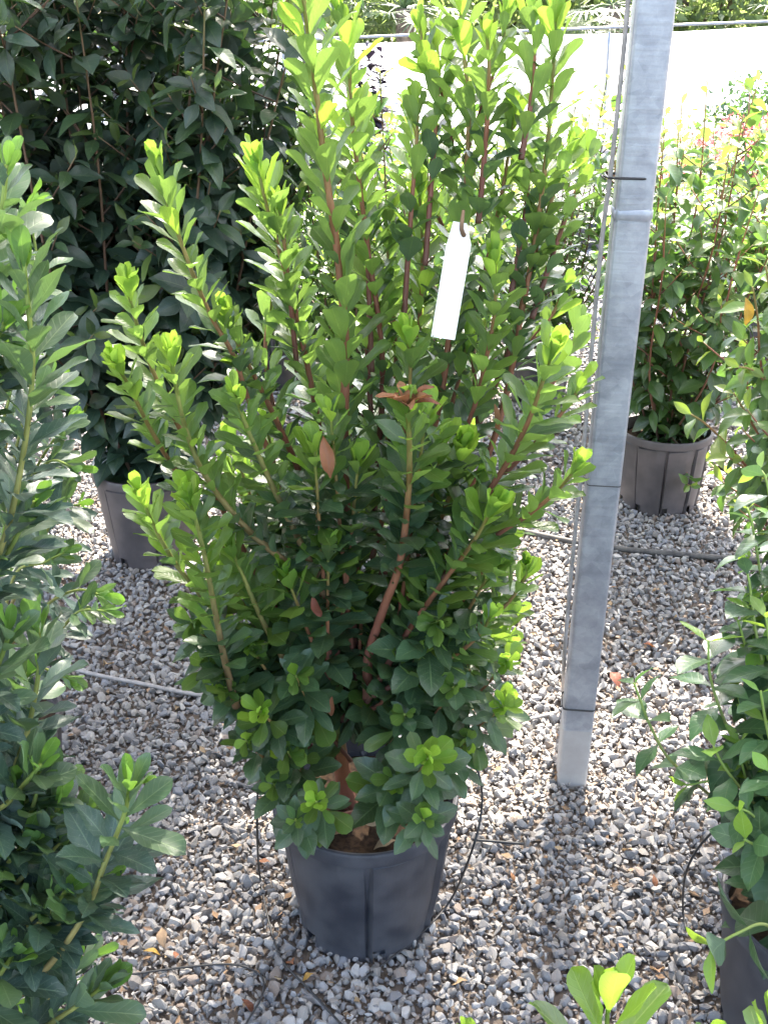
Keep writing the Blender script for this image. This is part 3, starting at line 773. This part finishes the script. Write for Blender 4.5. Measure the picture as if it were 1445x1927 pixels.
# plant tag
def plant_tag():
    a = P(869, 425, 1.44)
    root = thing('plant_tag', 'long blank white plastic plant tag hanging in the upper right of the big shrub', 'plant tag', a)
    w = .0165; L = .150; pr = [(-w * .75, .004), (w * .35, .004), (w, -.022), (w * 1.0, -L), (-w * 1.0, -L), (-w, -.03)]
    bm = bmesh.new(); f = bm.faces.new([bm.verts.new((x, 0, z)) for x, z in pr]); ex = bmesh.ops.extrude_face_region(bm, geom=[f])
    for v in [g for g in ex['geom'] if isinstance(g, bmesh.types.BMVert)]: v.co.y += .0008
    bmesh.ops.recalc_face_normals(bm, faces=bm.faces)
    o = link('strip', bm_mesh('strip', bm, M['tag']), root); o.rotation_euler = (R(-8), R(9.5), R(4))
    V, F, U = tube(catmull([Vector((.003, -.004, -.012)), Vector((-.001, -.008, -.002)), Vector((.002, .01, .018))], 8)[0], .0032, .0022, 6)
    link('loop', mesh_np('loop', V, F, M['twig'], True, U), root)
plant_tag()

# ------------------------------------------------------------------ left shrubs of the same kind
def left_front():
    c = Vector((-.69, 1.02, 0))
    root = thing('potted_shrub', 'nearest leafy shrub filling the lower left corner with pale green stems', 'potted shrub', c, 'evergreen shrubs with toothed oval leaves')
    make_pot(root, .160, .122, .268, M['pot'], seed=5)
    pl = Plant(root, BLU, M['stem_pale'], 21, 1.04, .39)
    k = dict(ages=(.05, .38), ang=(18, 50), tip_size=.5, mat=M['stem_pale'], rosette=8)
    hub = Vector((-.66, 1.02, .24)); rr_ = random.Random(66)
    def g(px, Y0, Y1, lf, sz, sp=.02, r=.006):
        grow(pl, px, Y0, Y1, first=[hub], r0=r, r1=.0025, leafy=lf, spacing=sp, size=sz, **k)
    g([(-130, 1300), (-60, 1180), (10, 1010), (45, 850), (62, 700), (55, 590), (45, 490)], 1.06, 1.10, .46, .074)
    g([(-140, 1200), (-90, 900), (-40, 600), (0, 420), (14, 310)], 1.12, 1.14, .34, .072)
    g([(-100, 1920), (0, 1900), (90, 1820), (160, 1720), (200, 1620), (235, 1530), (245, 1475)], 1.00, .98, .26, .082, .021)
    g([(-80, 1800), (-20, 1700), (30, 1600), (65, 1510), (75, 1450)], 1.03, 1.03, .22, .076)
    g([(-60, 1600), (0, 1500), (45, 1400), (70, 1290), (75, 1210), (70, 1180)], 1.07, 1.10, .26, .076)
    g([(-80, 1500), (-60, 1380), (-10, 1270), (20, 1190)], 1.04, 1.02, .22, .074)
    g([(-60, 2050), (20, 1980), (90, 1930), (150, 1890), (200, 1850)], .98, .98, .18, .08)
    g([(-120, 2000), (-60, 1920), (-10, 1850), (30, 1790)], .99, .97, .2, .084)
    g([(-150, 1400), (-120, 1100), (-90, 850), (-70, 700)], 1.04, 1.04, .4, .074)
    g([(-60, 1900), (30, 1800), (100, 1720), (130, 1640), (120, 1580)], 1.07, 1.08, .22, .08)
    for k_ in range(26):
        x = rr_.uniform(-40, 250); y = rr_.uniform(1430, 1960); Y = rr_.uniform(.98, 1.14)
        if x > 330 - (1927 - y) * .35 and y < 1900: x -= 120
        g([(x - 150, y + 160), (x - 60, y + 70), (x, y)], 1.03, Y, .17, .078)
    for k_ in range(14):
        x = rr_.uniform(-60, 70); y = rr_.uniform(520, 1400); g([(x - 160, y + 260), (x - 70, y + 130), (x, y)], 1.08, rr_.uniform(1.08, 1.2), .26, .07)
    pl.finish()
left_front()
def left_mid():
    c = Vector((-.80, 1.74, 0))
    root = thing('potted_shrub', 'shrub at the left edge behind the nearest one, with shiny leaves over the gravel', 'potted shrub', c, 'evergreen shrubs with toothed oval leaves')
    make_pot(root, .160, .122, .268, M['pot_grey'], seed=6)
    pl = Plant(root, BLU, M['stem_pale'], 31, 1.1, .62)
    k = dict(ages=(.07, .3), ang=(24, 60), tip_size=.5, mat=M['stem_pale'])
    hub = c + Vector((0, 0, .24))
    for px, Y0, Y1, lf, sz in (
        ([(0, 1250), (50, 1180), (100, 1130), (150, 1110), (190, 1120)], 1.70, 1.62, .24, .07), ([(0, 1200), (40, 1100), (80, 1020), (110, 960), (150, 950)], 1.70, 1.60, .26, .07),
        ([(0, 1150), (30, 1000), (60, 900), (100, 830), (130, 790)], 1.70, 1.66, .26, .066), ([(-30, 1100), (0, 900), (40, 700), (70, 520), (60, 420)], 1.75, 1.8, .4, .066),
        ([(-60, 1100), (-40, 800), (-10, 560), (30, 420), (62, 380)], 1.72, 1.72, .35, .066), ([(0, 1250), (60, 1230), (110, 1190), (150, 1150), (200, 1150)], 1.62, 1.58, .2, .066),
        ([(0, 1280), (40, 1250), (90, 1260), (130, 1280)], 1.62, 1.56, .18, .066), ([(-20, 1150), (10, 1000), (30, 850), (60, 760), (110, 720)], 1.62, 1.6, .3, .07),
        ([(0, 1100), (30, 950), (90, 870), (140, 880)], 1.7, 1.62, .2, .07), ([(0, 1200), (30, 1080), (80, 1060), (120, 1040)], 1.58, 1.54, .2, .07), ([(-40, 1000), (-10, 850), (20, 740), (25, 660)], 1.6, 1.6, .3, .07)):
        grow(pl, px, Y0, Y1, first=[hub], r0=.005, r1=.002, leafy=lf, spacing=.017, size=sz, **k)
    pl.finish()
left_mid()

# ------------------------------------------------------------------ tall dark shrubs, back left
def upright(pl, c, h0, n, spread, top, leaf, rnd, lean=(0, 0), r=.006, leafy=.8, spacing=.03, twig=4, twl=.22, opp=False, **k):
    """multi-stemmed upright shrub: n leaders from the pot, each with leafy side twigs"""
    for i in range(n):
        a = 2.39996 * i + rnd.uniform(-.3, .3); q = math.sqrt((i + .5) / n)
        H = top * rnd.uniform(.82, 1.04) * (1 - .12 * q)
        e = c + Vector((math.cos(a) * spread * q + lean[0], math.sin(a) * spread * q + lean[1], H))
        b = c + Vector((math.cos(a) * .05 * q, math.sin(a) * .05 * q, h0))
        m1 = b.lerp(e, .35) + Vector((math.cos(a), math.sin(a), 0)) * spread * .22 * q + Vector((rnd.uniform(-.03, .03), rnd.uniform(-.03, .03), 0))
        m2 = b.lerp(e, .7) + Vector((math.cos(a), math.sin(a), 0)) * spread * .12 * q + Vector((rnd.uniform(-.03, .03), rnd.uniform(-.03, .03), 0))
        q_ = pl.shoot([b, m1, m2, e], r, .002, leafy * H, spacing, leaf, opp=opp, **k)
        L = len(q_)
        for j in range(twig):
            f = rnd.uniform(.15, .92) if twig else .5
            p = q_[int(f * (L - 1))]; aa = rnd.uniform(0, 6.283)
            dr = Vector((math.cos(aa), math.sin(aa), rnd.uniform(.25, .9))).normalized(); l = twl * rnd.uniform(.5, 1.1) * (1.15 - .5 * f)
            pl.shoot([p, p + dr * l * .5 + Vector((0, 0, .01)), p + dr * l + Vector((0, 0, .03))], .0026, .0014, l * .9, spacing * .8, leaf * .92, name='twig', sides=5, n=6, opp=opp, **k)
for X, Y, lab, sd in ((-.72, 2.98, 'tall dense dark green shrub in the faded brownish pot behind the big shrub', 1), (-1.52, 3.05, 'tall dark green shrub at the far upper left edge beside its twin', 2)):
    c = Vector((X, Y, 0)); root = thing('potted_shrub', lab, 'potted shrub', c, 'tall dark shrubs at the back left')
    make_pot(root, .160, .118, .30, M['pot_grey'], seed=sd)
    pl = Plant(root, DRK, M['stem_brown'], 40 + sd)
    upright(pl, c, .26, 30, .50, 2.05, .104, random.Random(sd), (.11 if sd == 1 else 0, 0), r=.006, leafy=.90, spacing=.024, twig=20, twl=.26, ages=(.06, .35), ang=(35, 72), tip_size=.55, droop=.35, rosette=2)
    pl.finish()

# ------------------------------------------------------------------ thin-stemmed shrubs further back
c = G(1253, 975); c = Vector((c.x, c.y + .13, 0))
root = thing('potted_shrub', 'airy shrub with thin rusty stems in the grey brown pot right of the post', 'potted shrub', c, 'thin stemmed shrubs in the back row')
make_pot(root, .155, .122, .275, M['pot_grey'], seed=9, panels=9)
pl = Plant(root, PHO, M['stem_rust'], 51)
upright(pl, c, .24, 22, .40, 1.34, .080, random.Random(8), (.09, 0), r=.004, leafy=.90, spacing=.027, twig=8, twl=.2, ages=(.07, .35), ang=(40, 75), tip_size=.6, droop=.35, rosette=2)
grow(pl, [(1245, 800), (1290, 860), (1290, 905), (1300, 915)], c.y - .05, c.y - .2, r0=.003, r1=.0015, leafy=.12, spacing=.018, size=.062, ages=(.1, .4), ang=(40, 80), droop=.3)
pl.finish()
c = Vector((.02, 3.15, 0))
root = thing('potted_shrub', 'thin stemmed light green shrub glimpsed behind the big shrub, its pot hidden', 'potted shrub', c, 'thin stemmed shrubs in the back row')
make_pot(root, .155, .122, .275, M['pot'], seed=10)
pl = Plant(root, PHO, M['stem_brown'], 52)
upright(pl, c, .24, 26, .50, 1.46, .068, random.Random(9), r=.004, leafy=.90, spacing=.022, twig=11, twl=.2, ages=(.12, .5), ang=(40, 75), tip_size=.6, droop=.35, rosette=2)
pl.finish()
for X, Y, lab, sd in ((-.50, 4.75, 'light green shrub far back between the dark shrub and the tall central stem', 61), (.0, 4.35, 'light green shrub far back behind the middle of the big shrub', 62), (1.75, 4.9, 'light green shrub far back at the right behind the airy shrub', 63)):
    c = Vector((X, Y, 0)); root = thing('potted_shrub', lab, 'potted shrub', c, 'shrubs standing far back')
    make_pot(root, .155, .122, .275, M['pot'], seed=sd); pl = Plant(root, PHO, M['stem_brown'], sd)
    upright(pl, c, .24, 20, .45, 1.25, .075, random.Random(sd), r=.004, leafy=.9, spacing=.03, twig=8, twl=.22, ages=(.12, .5), ang=(40, 75), tip_size=.6, droop=.3, rosette=2)
    pl.finish()
c = Vector((.68, 4.5, 0))
root = thing('potted_shrub', 'small leaved bright green shrub seen just left of the post, further back', 'potted shrub', c, 'shrubs standing far back')
make_pot(root, .14, .11, .25, M['pot'], seed=11)
pl = Plant(root, BOX, M['stem_brown'], 53)
upright(pl, c, .22, 22, .40, 1.42, .06, random.Random(10), (.08, 0), r=.004, leafy=.8, spacing=.02, twig=5, twl=.2, ages=(.15, .5), ang=(35, 65), tip_size=.6, rosette=2)
pl.finish()
# the right edge shrub with larger drooping leaves
c = Vector((1.06, 2.15, 0))
root = thing('potted_shrub', 'shrub leaning in from the right edge with large drooping leaves', 'potted shrub', c, 'shrubs along the right edge')
make_pot(root, .160, .122, .268, M['pot'], seed=12)
pl = Plant(root, PHO, M['stem_rust'], 54)
hub = c + Vector((0, 0, .24))
for px, Y0, Y1, lf in (([(1460, 950), (1420, 900), (1380, 850), (1330, 800), (1300, 780)], 2.15, 2.1, .3), ([(1480, 900), (1450, 780), (1430, 680), (1425, 600), (1415, 540)], 2.15, 2.1, .34),
                       ([(1490, 850), (1460, 750), (1420, 700), (1390, 690)], 2.12, 2.05, .2), ([(1500, 800), (1470, 650), (1450, 560), (1440, 500)], 2.1, 2.1, .3), ([(1480, 950), (1440, 900), (1400, 880), (1370, 860)], 2.1, 2.0, .22),
                       ([(1500, 850), (1490, 700), (1480, 550), (1470, 420)], 2.1, 2.1, .4), ([(1490, 950), (1450, 860), (1410, 790), (1380, 740)], 2.15, 2.1, .25)):
    grow(pl, px, Y0, Y1, first=[hub], r0=.005, r1=.002, leafy=lf, spacing=.024, size=.078, ages=(.12, .5), ang=(40, 75), droop=.4, rosette=3)
upright(pl, c, .24, 16, .34, 1.08, .075, random.Random(19), r=.005, leafy=.85, spacing=.024, twig=9, twl=.22, ages=(.08, .4), ang=(40, 75), droop=.35, rosette=2)
for x, y in ((1402, 560),): pl.leaf(P(x, y, 2.05), Vector((.4, 0, -1)), Vector((.2, -1, .3)), .07, 3)
pl.finish()
# viburnum like shrub, lower right
c = Vector((.685, 1.235, 0))
root = thing('potted_shrub', 'shrub with paired pointed leaves in the dark pot at the lower right corner', 'potted shrub', c, 'shrubs along the right edge')
make_pot(root, .160, .122, .275, M['pot'], seed=13)
pl = Plant(root, VIB, M['stem_green'], 55); hub = c + Vector((-.02, 0, .24))
V_ = dict(ages=(.10, .45), ang=(45, 82), opp=True, tip_size=.45, rosette=2, droop=.25)
for px, Y0, Y1, lf, sz in (
    ([(1440, 1500), (1400, 1430), (1360, 1350), (1335, 1270), (1332, 1205)], 1.32, 1.38, .28, .058),
    ([(1420, 1560), (1340, 1500), (1260, 1430), (1225, 1370), (1205, 1320), (1192, 1285)], 1.34, 1.42, .20, .046),
    ([(1430, 1530), (1390, 1480), (1360, 1440), (1342, 1405)], 1.28, 1.28, .14, .055),
    ([(1460, 1400), (1440, 1280), (1420, 1180), (1410, 1100), (1400, 1060)], 1.36, 1.45, .26, .05),
    ([(1470, 1350), (1450, 1200), (1430, 1080), (1415, 990), (1405, 955)], 1.42, 1.5, .28, .05),
    ([(1480, 1300), (1470, 1150), (1455, 1000), (1440, 900), (1425, 885)], 1.42, 1.5, .28, .05),
    ([(1500, 1790), (1440, 1740), (1390, 1755), (1352, 1775), (1335, 1782)], 1.10, 1.07, .10, .058),
    ([(1470, 1600), (1440, 1560), (1410, 1530), (1385, 1520)], 1.22, 1.2, .14, .06),
    ([(1480, 1560), (1460, 1450), (1440, 1360), (1430, 1300)], 1.26, 1.28, .26, .058),
    ([(1480, 1500), (1440, 1420), (1400, 1350), (1385, 1300)], 1.36, 1.4, .24, .055),
    ([(1480, 1560), (1440, 1520), (1390, 1480), (1340, 1470), (1290, 1478)], 1.3, 1.32, .18, .05),
    ([(1500, 1500), (1470, 1330), (1450, 1230), (1440, 1160)], 1.3, 1.34, .3, .058),
    ([(1490, 1620), (1450, 1600), (1420, 1590), (1400, 1580)], 1.2, 1.16, .14, .06),
    ([(1500, 1560), (1470, 1500), (1445, 1450)], 1.2, 1.2, .2, .06)):
    big = px[-1] in ((1332, 1205), (1192, 1285), (1342, 1405), (1335, 1782))
    grow(pl, px, Y0, Y1, first=[hub], r0=.004, r1=.0018, leafy=lf * 1.15, spacing=.042 if big else .030, size=sz * (1.5 if big else 1.4), **{**V_, 'tip_size': .72 if big else .5, 'ages': (.05, .5), 'droop': .02 if big else .2, 'ang': (50, 80)})
vr = random.Random(3)
for k in range(16):
    y = vr.uniform(960, 1650); x = vr.uniform(1385, 1470); Y = 1.5 - .3 * (y - 960) / 700
    grow(pl, [(x + 90, y + 260), (x + 40, y + 130), (x, y)], Y, Y, first=[hub], r0=.004, r1=.0018, leafy=.2, spacing=.03, size=.072, **V_)
pl.finish()
# front shrub: only its tips reach the frame
c = Vector((.22, .48, 0))
root = thing('potted_shrub', 'nearest shrub, lime green leaf tips rising at the bottom edge right of the pot', 'potted shrub', c)
make_pot(root, .160, .122, .268, M['pot'], seed=14)
pl = Plant(root, ARB, M['stem_pale'], 56); hub = c + Vector((0, 0, .24))
for x, y, Yt, lf, sz in ((1143, 1888, .72, .14, .084), (1462, 1918, .74, .13, .082), (1332, 1965, .72, .12, .06), (868, 1962, .70, .12, .06), (790, 2000, .68, .1, .06), (1240, 2050, .6, .12, .06)):
    tip = P(x, y, Yt); b = hub.lerp(tip, .35) + Vector((0, 0, .08))
    pl.shoot([hub, b, tip - (tip - hub) * .12 + Vector((0, 0, -.04)), tip], .005, .002, lf, .010, sz, ages=(.75, .9), ang=(20, 66), tip_size=.55, rosette=7, mat=M['stem_pale'])
pl.finish()

# ------------------------------------------------------------------ purple spikes, flower plants, trays further back
c = Vector((-.02, 5.0, 0))
root = thing('purple_leaved_plant', 'slender plant with dark purple leafy spikes against the white fence', 'plant', c)
make_pot(root, .12, .1, .22, M['pot'], seed=15)
pl = Plant(root, PUR, M['stem_brown'], 57)
for px in ([(700, 500), (706, 300), (702, 180), (690, 88)], [(715, 500), (716, 300), (716, 180), (718, 84)], [(690, 500), (688, 320), (684, 200), (676, 140)], [(705, 500), (708, 330), (712, 260), (706, 190)]):
    grow(pl, px, 5.0, 5.0, first=[c + Vector((0, 0, .2))], r0=.004, r1=.0015, leafy=.42, spacing=.0075, size=.085, tip_size=.55, ages=(0, 0), ang=(35, 75), rosette=1)
pl.finish(300, 8)
split_leaves()

def blob_foliage(name, parent, c, rad, n, size, mat, seed, zmin=.0):
    """loose clumps of leaf faces spread through an uneven crown"""
    r = np.random.default_rng(seed)
    cl = r.normal(size=(max(6, n // 40), 3)); cl /= np.linalg.norm(cl, axis=1)[:, None]; cl *= (r.random((len(cl), 1)) ** .4)
    p = cl[r.integers(0, len(cl), n)] + r.normal(size=(n, 3)) * .17
    p = p * np.array(rad); p[:, 2] = np.maximum(p[:, 2], -rad[2] * .9)
    p += np.array(c)
    lv, lf, lu = leaf_shape(.5, 1.0, .8, .2, .4, 0, 0, 2, .05, 0, seed, 2)
    q = rand_rot(n); sc = size * r.uniform(.6, 1.3, n)
    V = np.einsum('nij,vj->nvi', q, lv) * sc[:, None, None] + p[:, None, :]
    F = lf[None] + (np.arange(n) * len(lv))[:, None, None]
    o = link(name, mesh_np(name, V.reshape(-1, 3), F.reshape(-1, 4), mat, True, np.tile(lu, (n, 1))), parent); o['kind'] = 'stuff'
    return o
fl = [(2.75, 9.6, .42, .6, 0), (3.45, 9.9, .45, .62, 1), (4.1, 9.7, .45, .6, 0), (4.8, 10.0, .45, .62, 1), (3.1, 11.4, .48, .65, 1), (3.9, 11.6, .5, .6, 0), (4.2, 12.6, .5, .6, 0), (2.35, 9.2, .36, .55, 1), (4.9, 11.4, .5, .6, 0)]
FLAB = ['red flowering plant in the sunlit bed, nearest one right of the post', 'red flowering plant in the front of the bed, second from the post', 'red flowering plant in the front of the bed, third from the post',
        'red flowering plant in the front of the bed, nearest the right edge', 'red flowering plant in the back of the bed, second from the post', 'red flowering plant in the middle of the back of the bed',
        'red flowering plant farthest back in the sunlit bed', 'small red flowering plant behind the steel post', 'red flowering plant at the far right corner of the bed']
for i, (x, y, r_, h, k) in enumerate(fl):
    t = thing('flowering_plant', FLAB[i], 'flowering plant', (x, y, 0), 'red flowering plants in the sunlit bed')
    blob_foliage('leaves', t, (0, 0, h * .5), (r_, r_, h * .5), 260, .07, M['tree'], 70 + i)
    blob_foliage('blossoms', t, (0, 0, h * .75), (r_, r_, h * .35), 200, .05, M['red'], 90 + i)
t = thing('round_bush', 'dark rounded bush at the upper right edge before the white fence', 'bush', (4.45, 13.4, 0))
blob_foliage('leaves', t, (0, 0, .6), (.6, .6, .5), 1400, .09, M['dark_mid'], 120); tube_obj('stem', [Vector((0, 0, 0)), Vector((0, 0, .5))], .03, M['bark'], t)
# black nursery pots and stakes at the back
for i, (x, y) in enumerate(((1108, 470), (1092, 455))):
    g = G(x, y); t = thing('nursery_pot', ['empty black nursery pot on the gravel left of the post', 'second black nursery pot behind the empty one left of the post'][i], 'pot', (g.x, g.y + .1 + i * .35, 0), 'black nursery pots far back')
    make_pot(t, .12, .10, .16, M['pot'], seed=30 + i, sides=48)
for i, (x0, y0, x1, y1) in enumerate(((1122, 440, 1146, 60), (1108, 440, 1122, 330))):
    g = G(x0, y0); d = P(x1, y1, g.y)
    s = tube_obj('stake', [Vector((g.x, g.y, 0)), d], .011, M['pole']); tag(s, ['tall thin grey stake standing in the gravel left of the post', 'short thin grey stake beside the tall one'][i], 'stake', 'grey stakes far back')

# ------------------------------------------------------------------ white fence, palms and trees behind it
def fence():
    y = 15.0; root = thing('cloth_fence', 'long fence of white cloth panels stretched between grey posts at the back', 'fence', (0, y, 0))
    xs = [-11.0, -7.8, -4.6, -1.3, 1.95, 5.15, 8.4, 11.6]
    top = lambda x: 1.47 + .035 * (x - 2)
    for i in range(len(xs) - 1):
        x0, x1 = xs[i] + .03, xs[i + 1] - .03; n = 12; V = []; F = []
        for j in range(5):
            for k in range(n + 1):
                x = x0 + (x1 - x0) * k / n; f = j / 4
                z = .04 + (top(x) - .05 - .03 * math.sin(math.pi * k / n) - .04) * f
                V.append((x, .03 * math.sin(k * 1.3 + i) * math.sin(math.pi * f) + .02, z))
        for j in range(4):
            for k in range(n): F.append((j * (n + 1) + k, j * (n + 1) + k + 1, (j + 1) * (n + 1) + k + 1, (j + 1) * (n + 1) + k))
        o = link('cloth_panel', mesh_np('cloth_panel', V, F, M['cloth'], True), root)
        tube_obj('top_rail', [Vector((x0, .02, top(x0))), Vector((x1, .02, top(x1)))], .018, M['pole'], root)
    for x in xs: tube_obj('fence_post', [Vector((x, -.02, 0)), Vector((x, -.02, top(x) + .12))], .03, M['pole'], root)
fence()
def palm(x, y, h, seed, lab):
    rr = random.Random(seed); root = thing('fan_palm', lab, 'palm tree', (x, y, 0), 'fan palms behind the white fence')
    tube_obj('trunk', [Vector((0, 0, 0)), Vector((.03, 0, h * .5)), Vector((0, .03, h))], .16, M['bark'], root, 12, 10, .13)
    for k in range(22):
        a = k * 2.4; el = rr.uniform(-.5, 1.1); d = Vector((math.cos(a) * math.cos(el), math.sin(a) * math.cos(el), math.sin(el)))
        l = rr.uniform(.5, .75); b = Vector((0, 0, h)); tip = b + d * l
        V, F, U = tube(catmull([b, b + d * l * .5 + Vector((0, 0, .05)), tip], 6)[0], .014, .008, 4)
        V = [v[:] for v in V]; U = list(U)
        side = d.cross(Vector((0, 0, 1))).normalized(); nrm = side.cross(d).normalized()
        for s in range(22):
            an = (s / 21 - .5) * 4.2; sd = d * math.cos(an) + side * math.sin(an); ll = rr.uniform(.5, .62) * (1 - .25 * abs(an) / 2.1)
            w = sd.cross(nrm).normalized() * .020; m1 = tip + sd * ll * .55 + nrm * .02; e = tip + sd * ll - Vector((0, 0, .12 * rr.random()))
            i = len(V); V += [tip[:], (m1 + w)[:], e[:], (m1 - w)[:]]; U += [(.5, 0), (1, .5), (.5, 1), (0, .5)]; F = F + [(i, i + 1, i + 2, i + 3)]
        link('frond', mesh_np('frond', V, F, M['palm'], False, U), root)
for a in ((.3, 17.2, 1.75, 1, 'fan palm behind the fence, just right of the tall central stem'), (3.4, 17.6, 1.8, 2, 'fan palm behind the fence, just left of the steel post'), (6.4, 17.5, 1.75, 3, 'fan palm behind the fence at the right edge'), (-2.6, 17.8, 2.0, 4, 'fan palm behind the fence, hidden by the dark shrub')): palm(*a)
def tree(x, y, h, r, seed, lab):
    rr = random.Random(seed); root = thing('broadleaf_tree', lab, 'tree', (x, y, 0), 'trees beyond the white fence')
    tube_obj('trunk', [Vector((0, 0, 0)), Vector((rr.uniform(-.1, .1), 0, h * .35)), Vector((rr.uniform(-.2, .2), 0, h * .7))], .12, M['bark'], root, 10, 8, .05)
    for k in range(6):
        a = k * 1.1; b = Vector((0, 0, h * (.3 + .05 * k))); e = b + Vector((math.cos(a) * r * .8, math.sin(a) * r * .8, h * .25))
        tube_obj('limb', [b, b.lerp(e, .5) + Vector((0, 0, .1)), e], .05, M['bark'], root, 8, 6, .015)
    blob_foliage('crown', root, (0, 0, h * .6), (r, r, h * .42), 3800, .20, M['tree'], seed + 200)
TL = ['nearest leafy tree above the fence near the top centre', 'leafy tree above the fence behind the right upper stems of the shrub', 'leafy tree above the fence left of the steel post', 'pale leafy tree above the fence right of the steel post', 'leafy tree above the fence at the upper right corner', 'leafy tree behind the dark shrubs at the upper left', 'second leafy tree behind the dark shrubs']
for i, (x, y, h, r) in enumerate(((-.6, 19, 3.4, 1.5), (1.7, 20, 3.6, 1.6), (3.8, 20.5, 3.6, 1.5), (5.6, 19.5, 3.0, 1.4), (8.0, 20, 3.4, 1.6), (-4, 19, 4, 1.8), (-7.2, 20, 4, 1.9))): tree(x, y, h, r, 300 + i, TL[i])

# ------------------------------------------------------------------ pipes, tubes and fallen leaves
def gz(x, y, z=.016): return G(x, y, z)
tag(tube_obj('irrigation_pipe', [gz(900, 985), gz(985, 1000), gz(1080, 1020), gz(1160, 1032), gz(1260, 1042), gz(1360, 1050), gz(1480, 1056)], .0095, M['pipe'], None, 40, 8), 'black irrigation pipe lying on the gravel behind the post', 'pipe')
tag(tube_obj('pale_hose', [gz(60, 1235), gz(170, 1267), gz(260, 1285), gz(330, 1300), gz(400, 1312), gz(480, 1330)], .0055, M['grey_hose'], None, 40, 8), 'pale grey hose on the gravel left of the central pot', 'hose')
tag(tube_obj('drip_tube', [P(485, 1490, 1.42), P(484, 1560, 1.40), gz(488, 1640, .03), gz(505, 1730), gz(530, 1805), gz(580, 1860), gz(640, 1925), gz(690, 1975)], .0021, M['black_plastic'], None, 50, 5), 'thin black drip tube hanging down the left side of the central pot', 'drip tube', 'thin black drip tubes')
tag(tube_obj('drip_tube', [P(880, 1410, 1.46), P(903, 1465, 1.44), P(905, 1530, 1.43), P(888, 1600, 1.40), gz(850, 1690, .03), gz(800, 1750), gz(740, 1800), gz(680, 1845)], .0021, M['black_plastic'], None, 50, 5), 'thin black drip tube hanging down the right side of the central pot', 'drip tube', 'thin black drip tubes')
tag(tube_obj('drip_tube', [gz(180, 1840), gz(250, 1833), gz(350, 1820), gz(440, 1815), (gz(490, 1835)), gz(495, 1870), gz(470, 1915), gz(450, 1950)], .0021, M['black_plastic'], None, 50, 5), 'thin black drip tube curving over the gravel at the lower left', 'drip tube', 'thin black drip tubes')
tag(tube_obj('drip_tube', [P(1345, 1560, 1.32), P(1310, 1600, 1.33), P(1288, 1650, 1.35), gz(1284, 1710, .03), gz(1290, 1750)], .0021, M['black_plastic'], None, 40, 5), 'thin black drip tube curving beside the lower right shrub', 'drip tube', 'thin black drip tubes')
tag(tube_obj('dripper_stake', [gz(888, 1580, .02), gz(985, 1588)], .0028, M['black_plastic'], None, 8, 6), 'short black dripper stake lying right of the central pot', 'dripper stake')
FALL = [(270, 1790, 'yellow', .034, 'bright yellow fallen leaf on the gravel at the lower left'), (330, 1803, 'dry', .026, 'small red brown fallen leaf beside the yellow leaf'), (1229, 1645, 'dry', .026, 'orange brown fallen leaf on the open gravel at the lower right'),
        (880, 1845, 'tan', .045, 'long pinkish fallen leaf in front of the central pot'), (510, 1622, 'dry', .036, 'dark red fallen leaf left of the central pot'), (590, 1832, 'yellow', .028, 'dull yellow fallen leaf in front of the central pot'),
        (552, 1815, 'dry', .034, 'brown fallen leaf in front of the central pot, left'), (376, 1404, 'tan', .026, 'tan fallen leaf left of the central pot'), (200, 1250, 'tan', .06, 'large curled tan leaf on the gravel at the left'),
        (1240, 1110, 'tan', .036, 'tan fallen leaf on the gravel behind the post'), (1210, 1212, 'dry', .05, 'long brown fallen leaf right of the post'), (478, 1420, 'yellow', .044, 'orange leaf caught at the left of the pot rim'),
        (1150, 1265, 'dry', .05, 'curled brown leaf at the right of the post foot'), (305, 1745, 'tan', .04, 'pale papery leaf at the left of the gravel'), (965, 1615, 'tan', .03, 'tan fallen leaf right of the central pot'), (1190, 1600, 'tan', .034, 'dull fallen leaf below the lower right shrub'),
        (1240, 1830, 'tan', .045, 'creased tan leaf near the lower right pot'), (960, 1640, 'dry', .02, 'small brown leaf right of the central pot'), (455, 1880, 'dry', .03, 'brown leaf at the bottom of the gravel')]
rr = random.Random(77)
DRY = {}
for k in ('dry', 'yellow', 'tan'):
    DRY[k] = []
    for s in range(3):
        v, f, u = leaf_shape(.42 + .08 * s, 1.05, .85, .25 + .25 * s, .5 + .4 * s, .05, 0, 8, .08, .6, s + 3); DRY[k].append(mesh_np('fallen_leaf', v, f, M[k], True, u))
for x, y, mt, L, lab in FALL:
    p = gz(x, y, .021 if (x, y) != (478, 1420) else .05)
    o = link('fallen_leaf', rr.choice(DRY[mt])); tag(o, lab, 'fallen leaf', 'fallen leaves on the gravel')
    o.location = p; o.scale = (L, L, L); o.rotation_euler = (rr.uniform(-.35, .35), rr.uniform(-.35, .35), rr.uniform(0, 6.28))
# bark chips and dry leaves on the soil of the central pot
for k in range(6):
    a = rr.uniform(-2.8, -.2); q = rr.uniform(.05, .13)
    o = link('dry_leaf', rr.choice(DRY['dry'] + DRY['tan'])); tag(o, 'brown dry leaf lying on the soil in the central pot', 'dry leaf', 'dry leaves on the soil of the central pot')
    L = rr.uniform(.03, .05); o.location = MAIN + Vector((math.cos(a) * q, math.sin(a) * q, .254)); o.scale = (L, L, L); o.rotation_euler = (rr.uniform(-.5, .5), rr.uniform(-.5, .5), rr.uniform(0, 6.28))
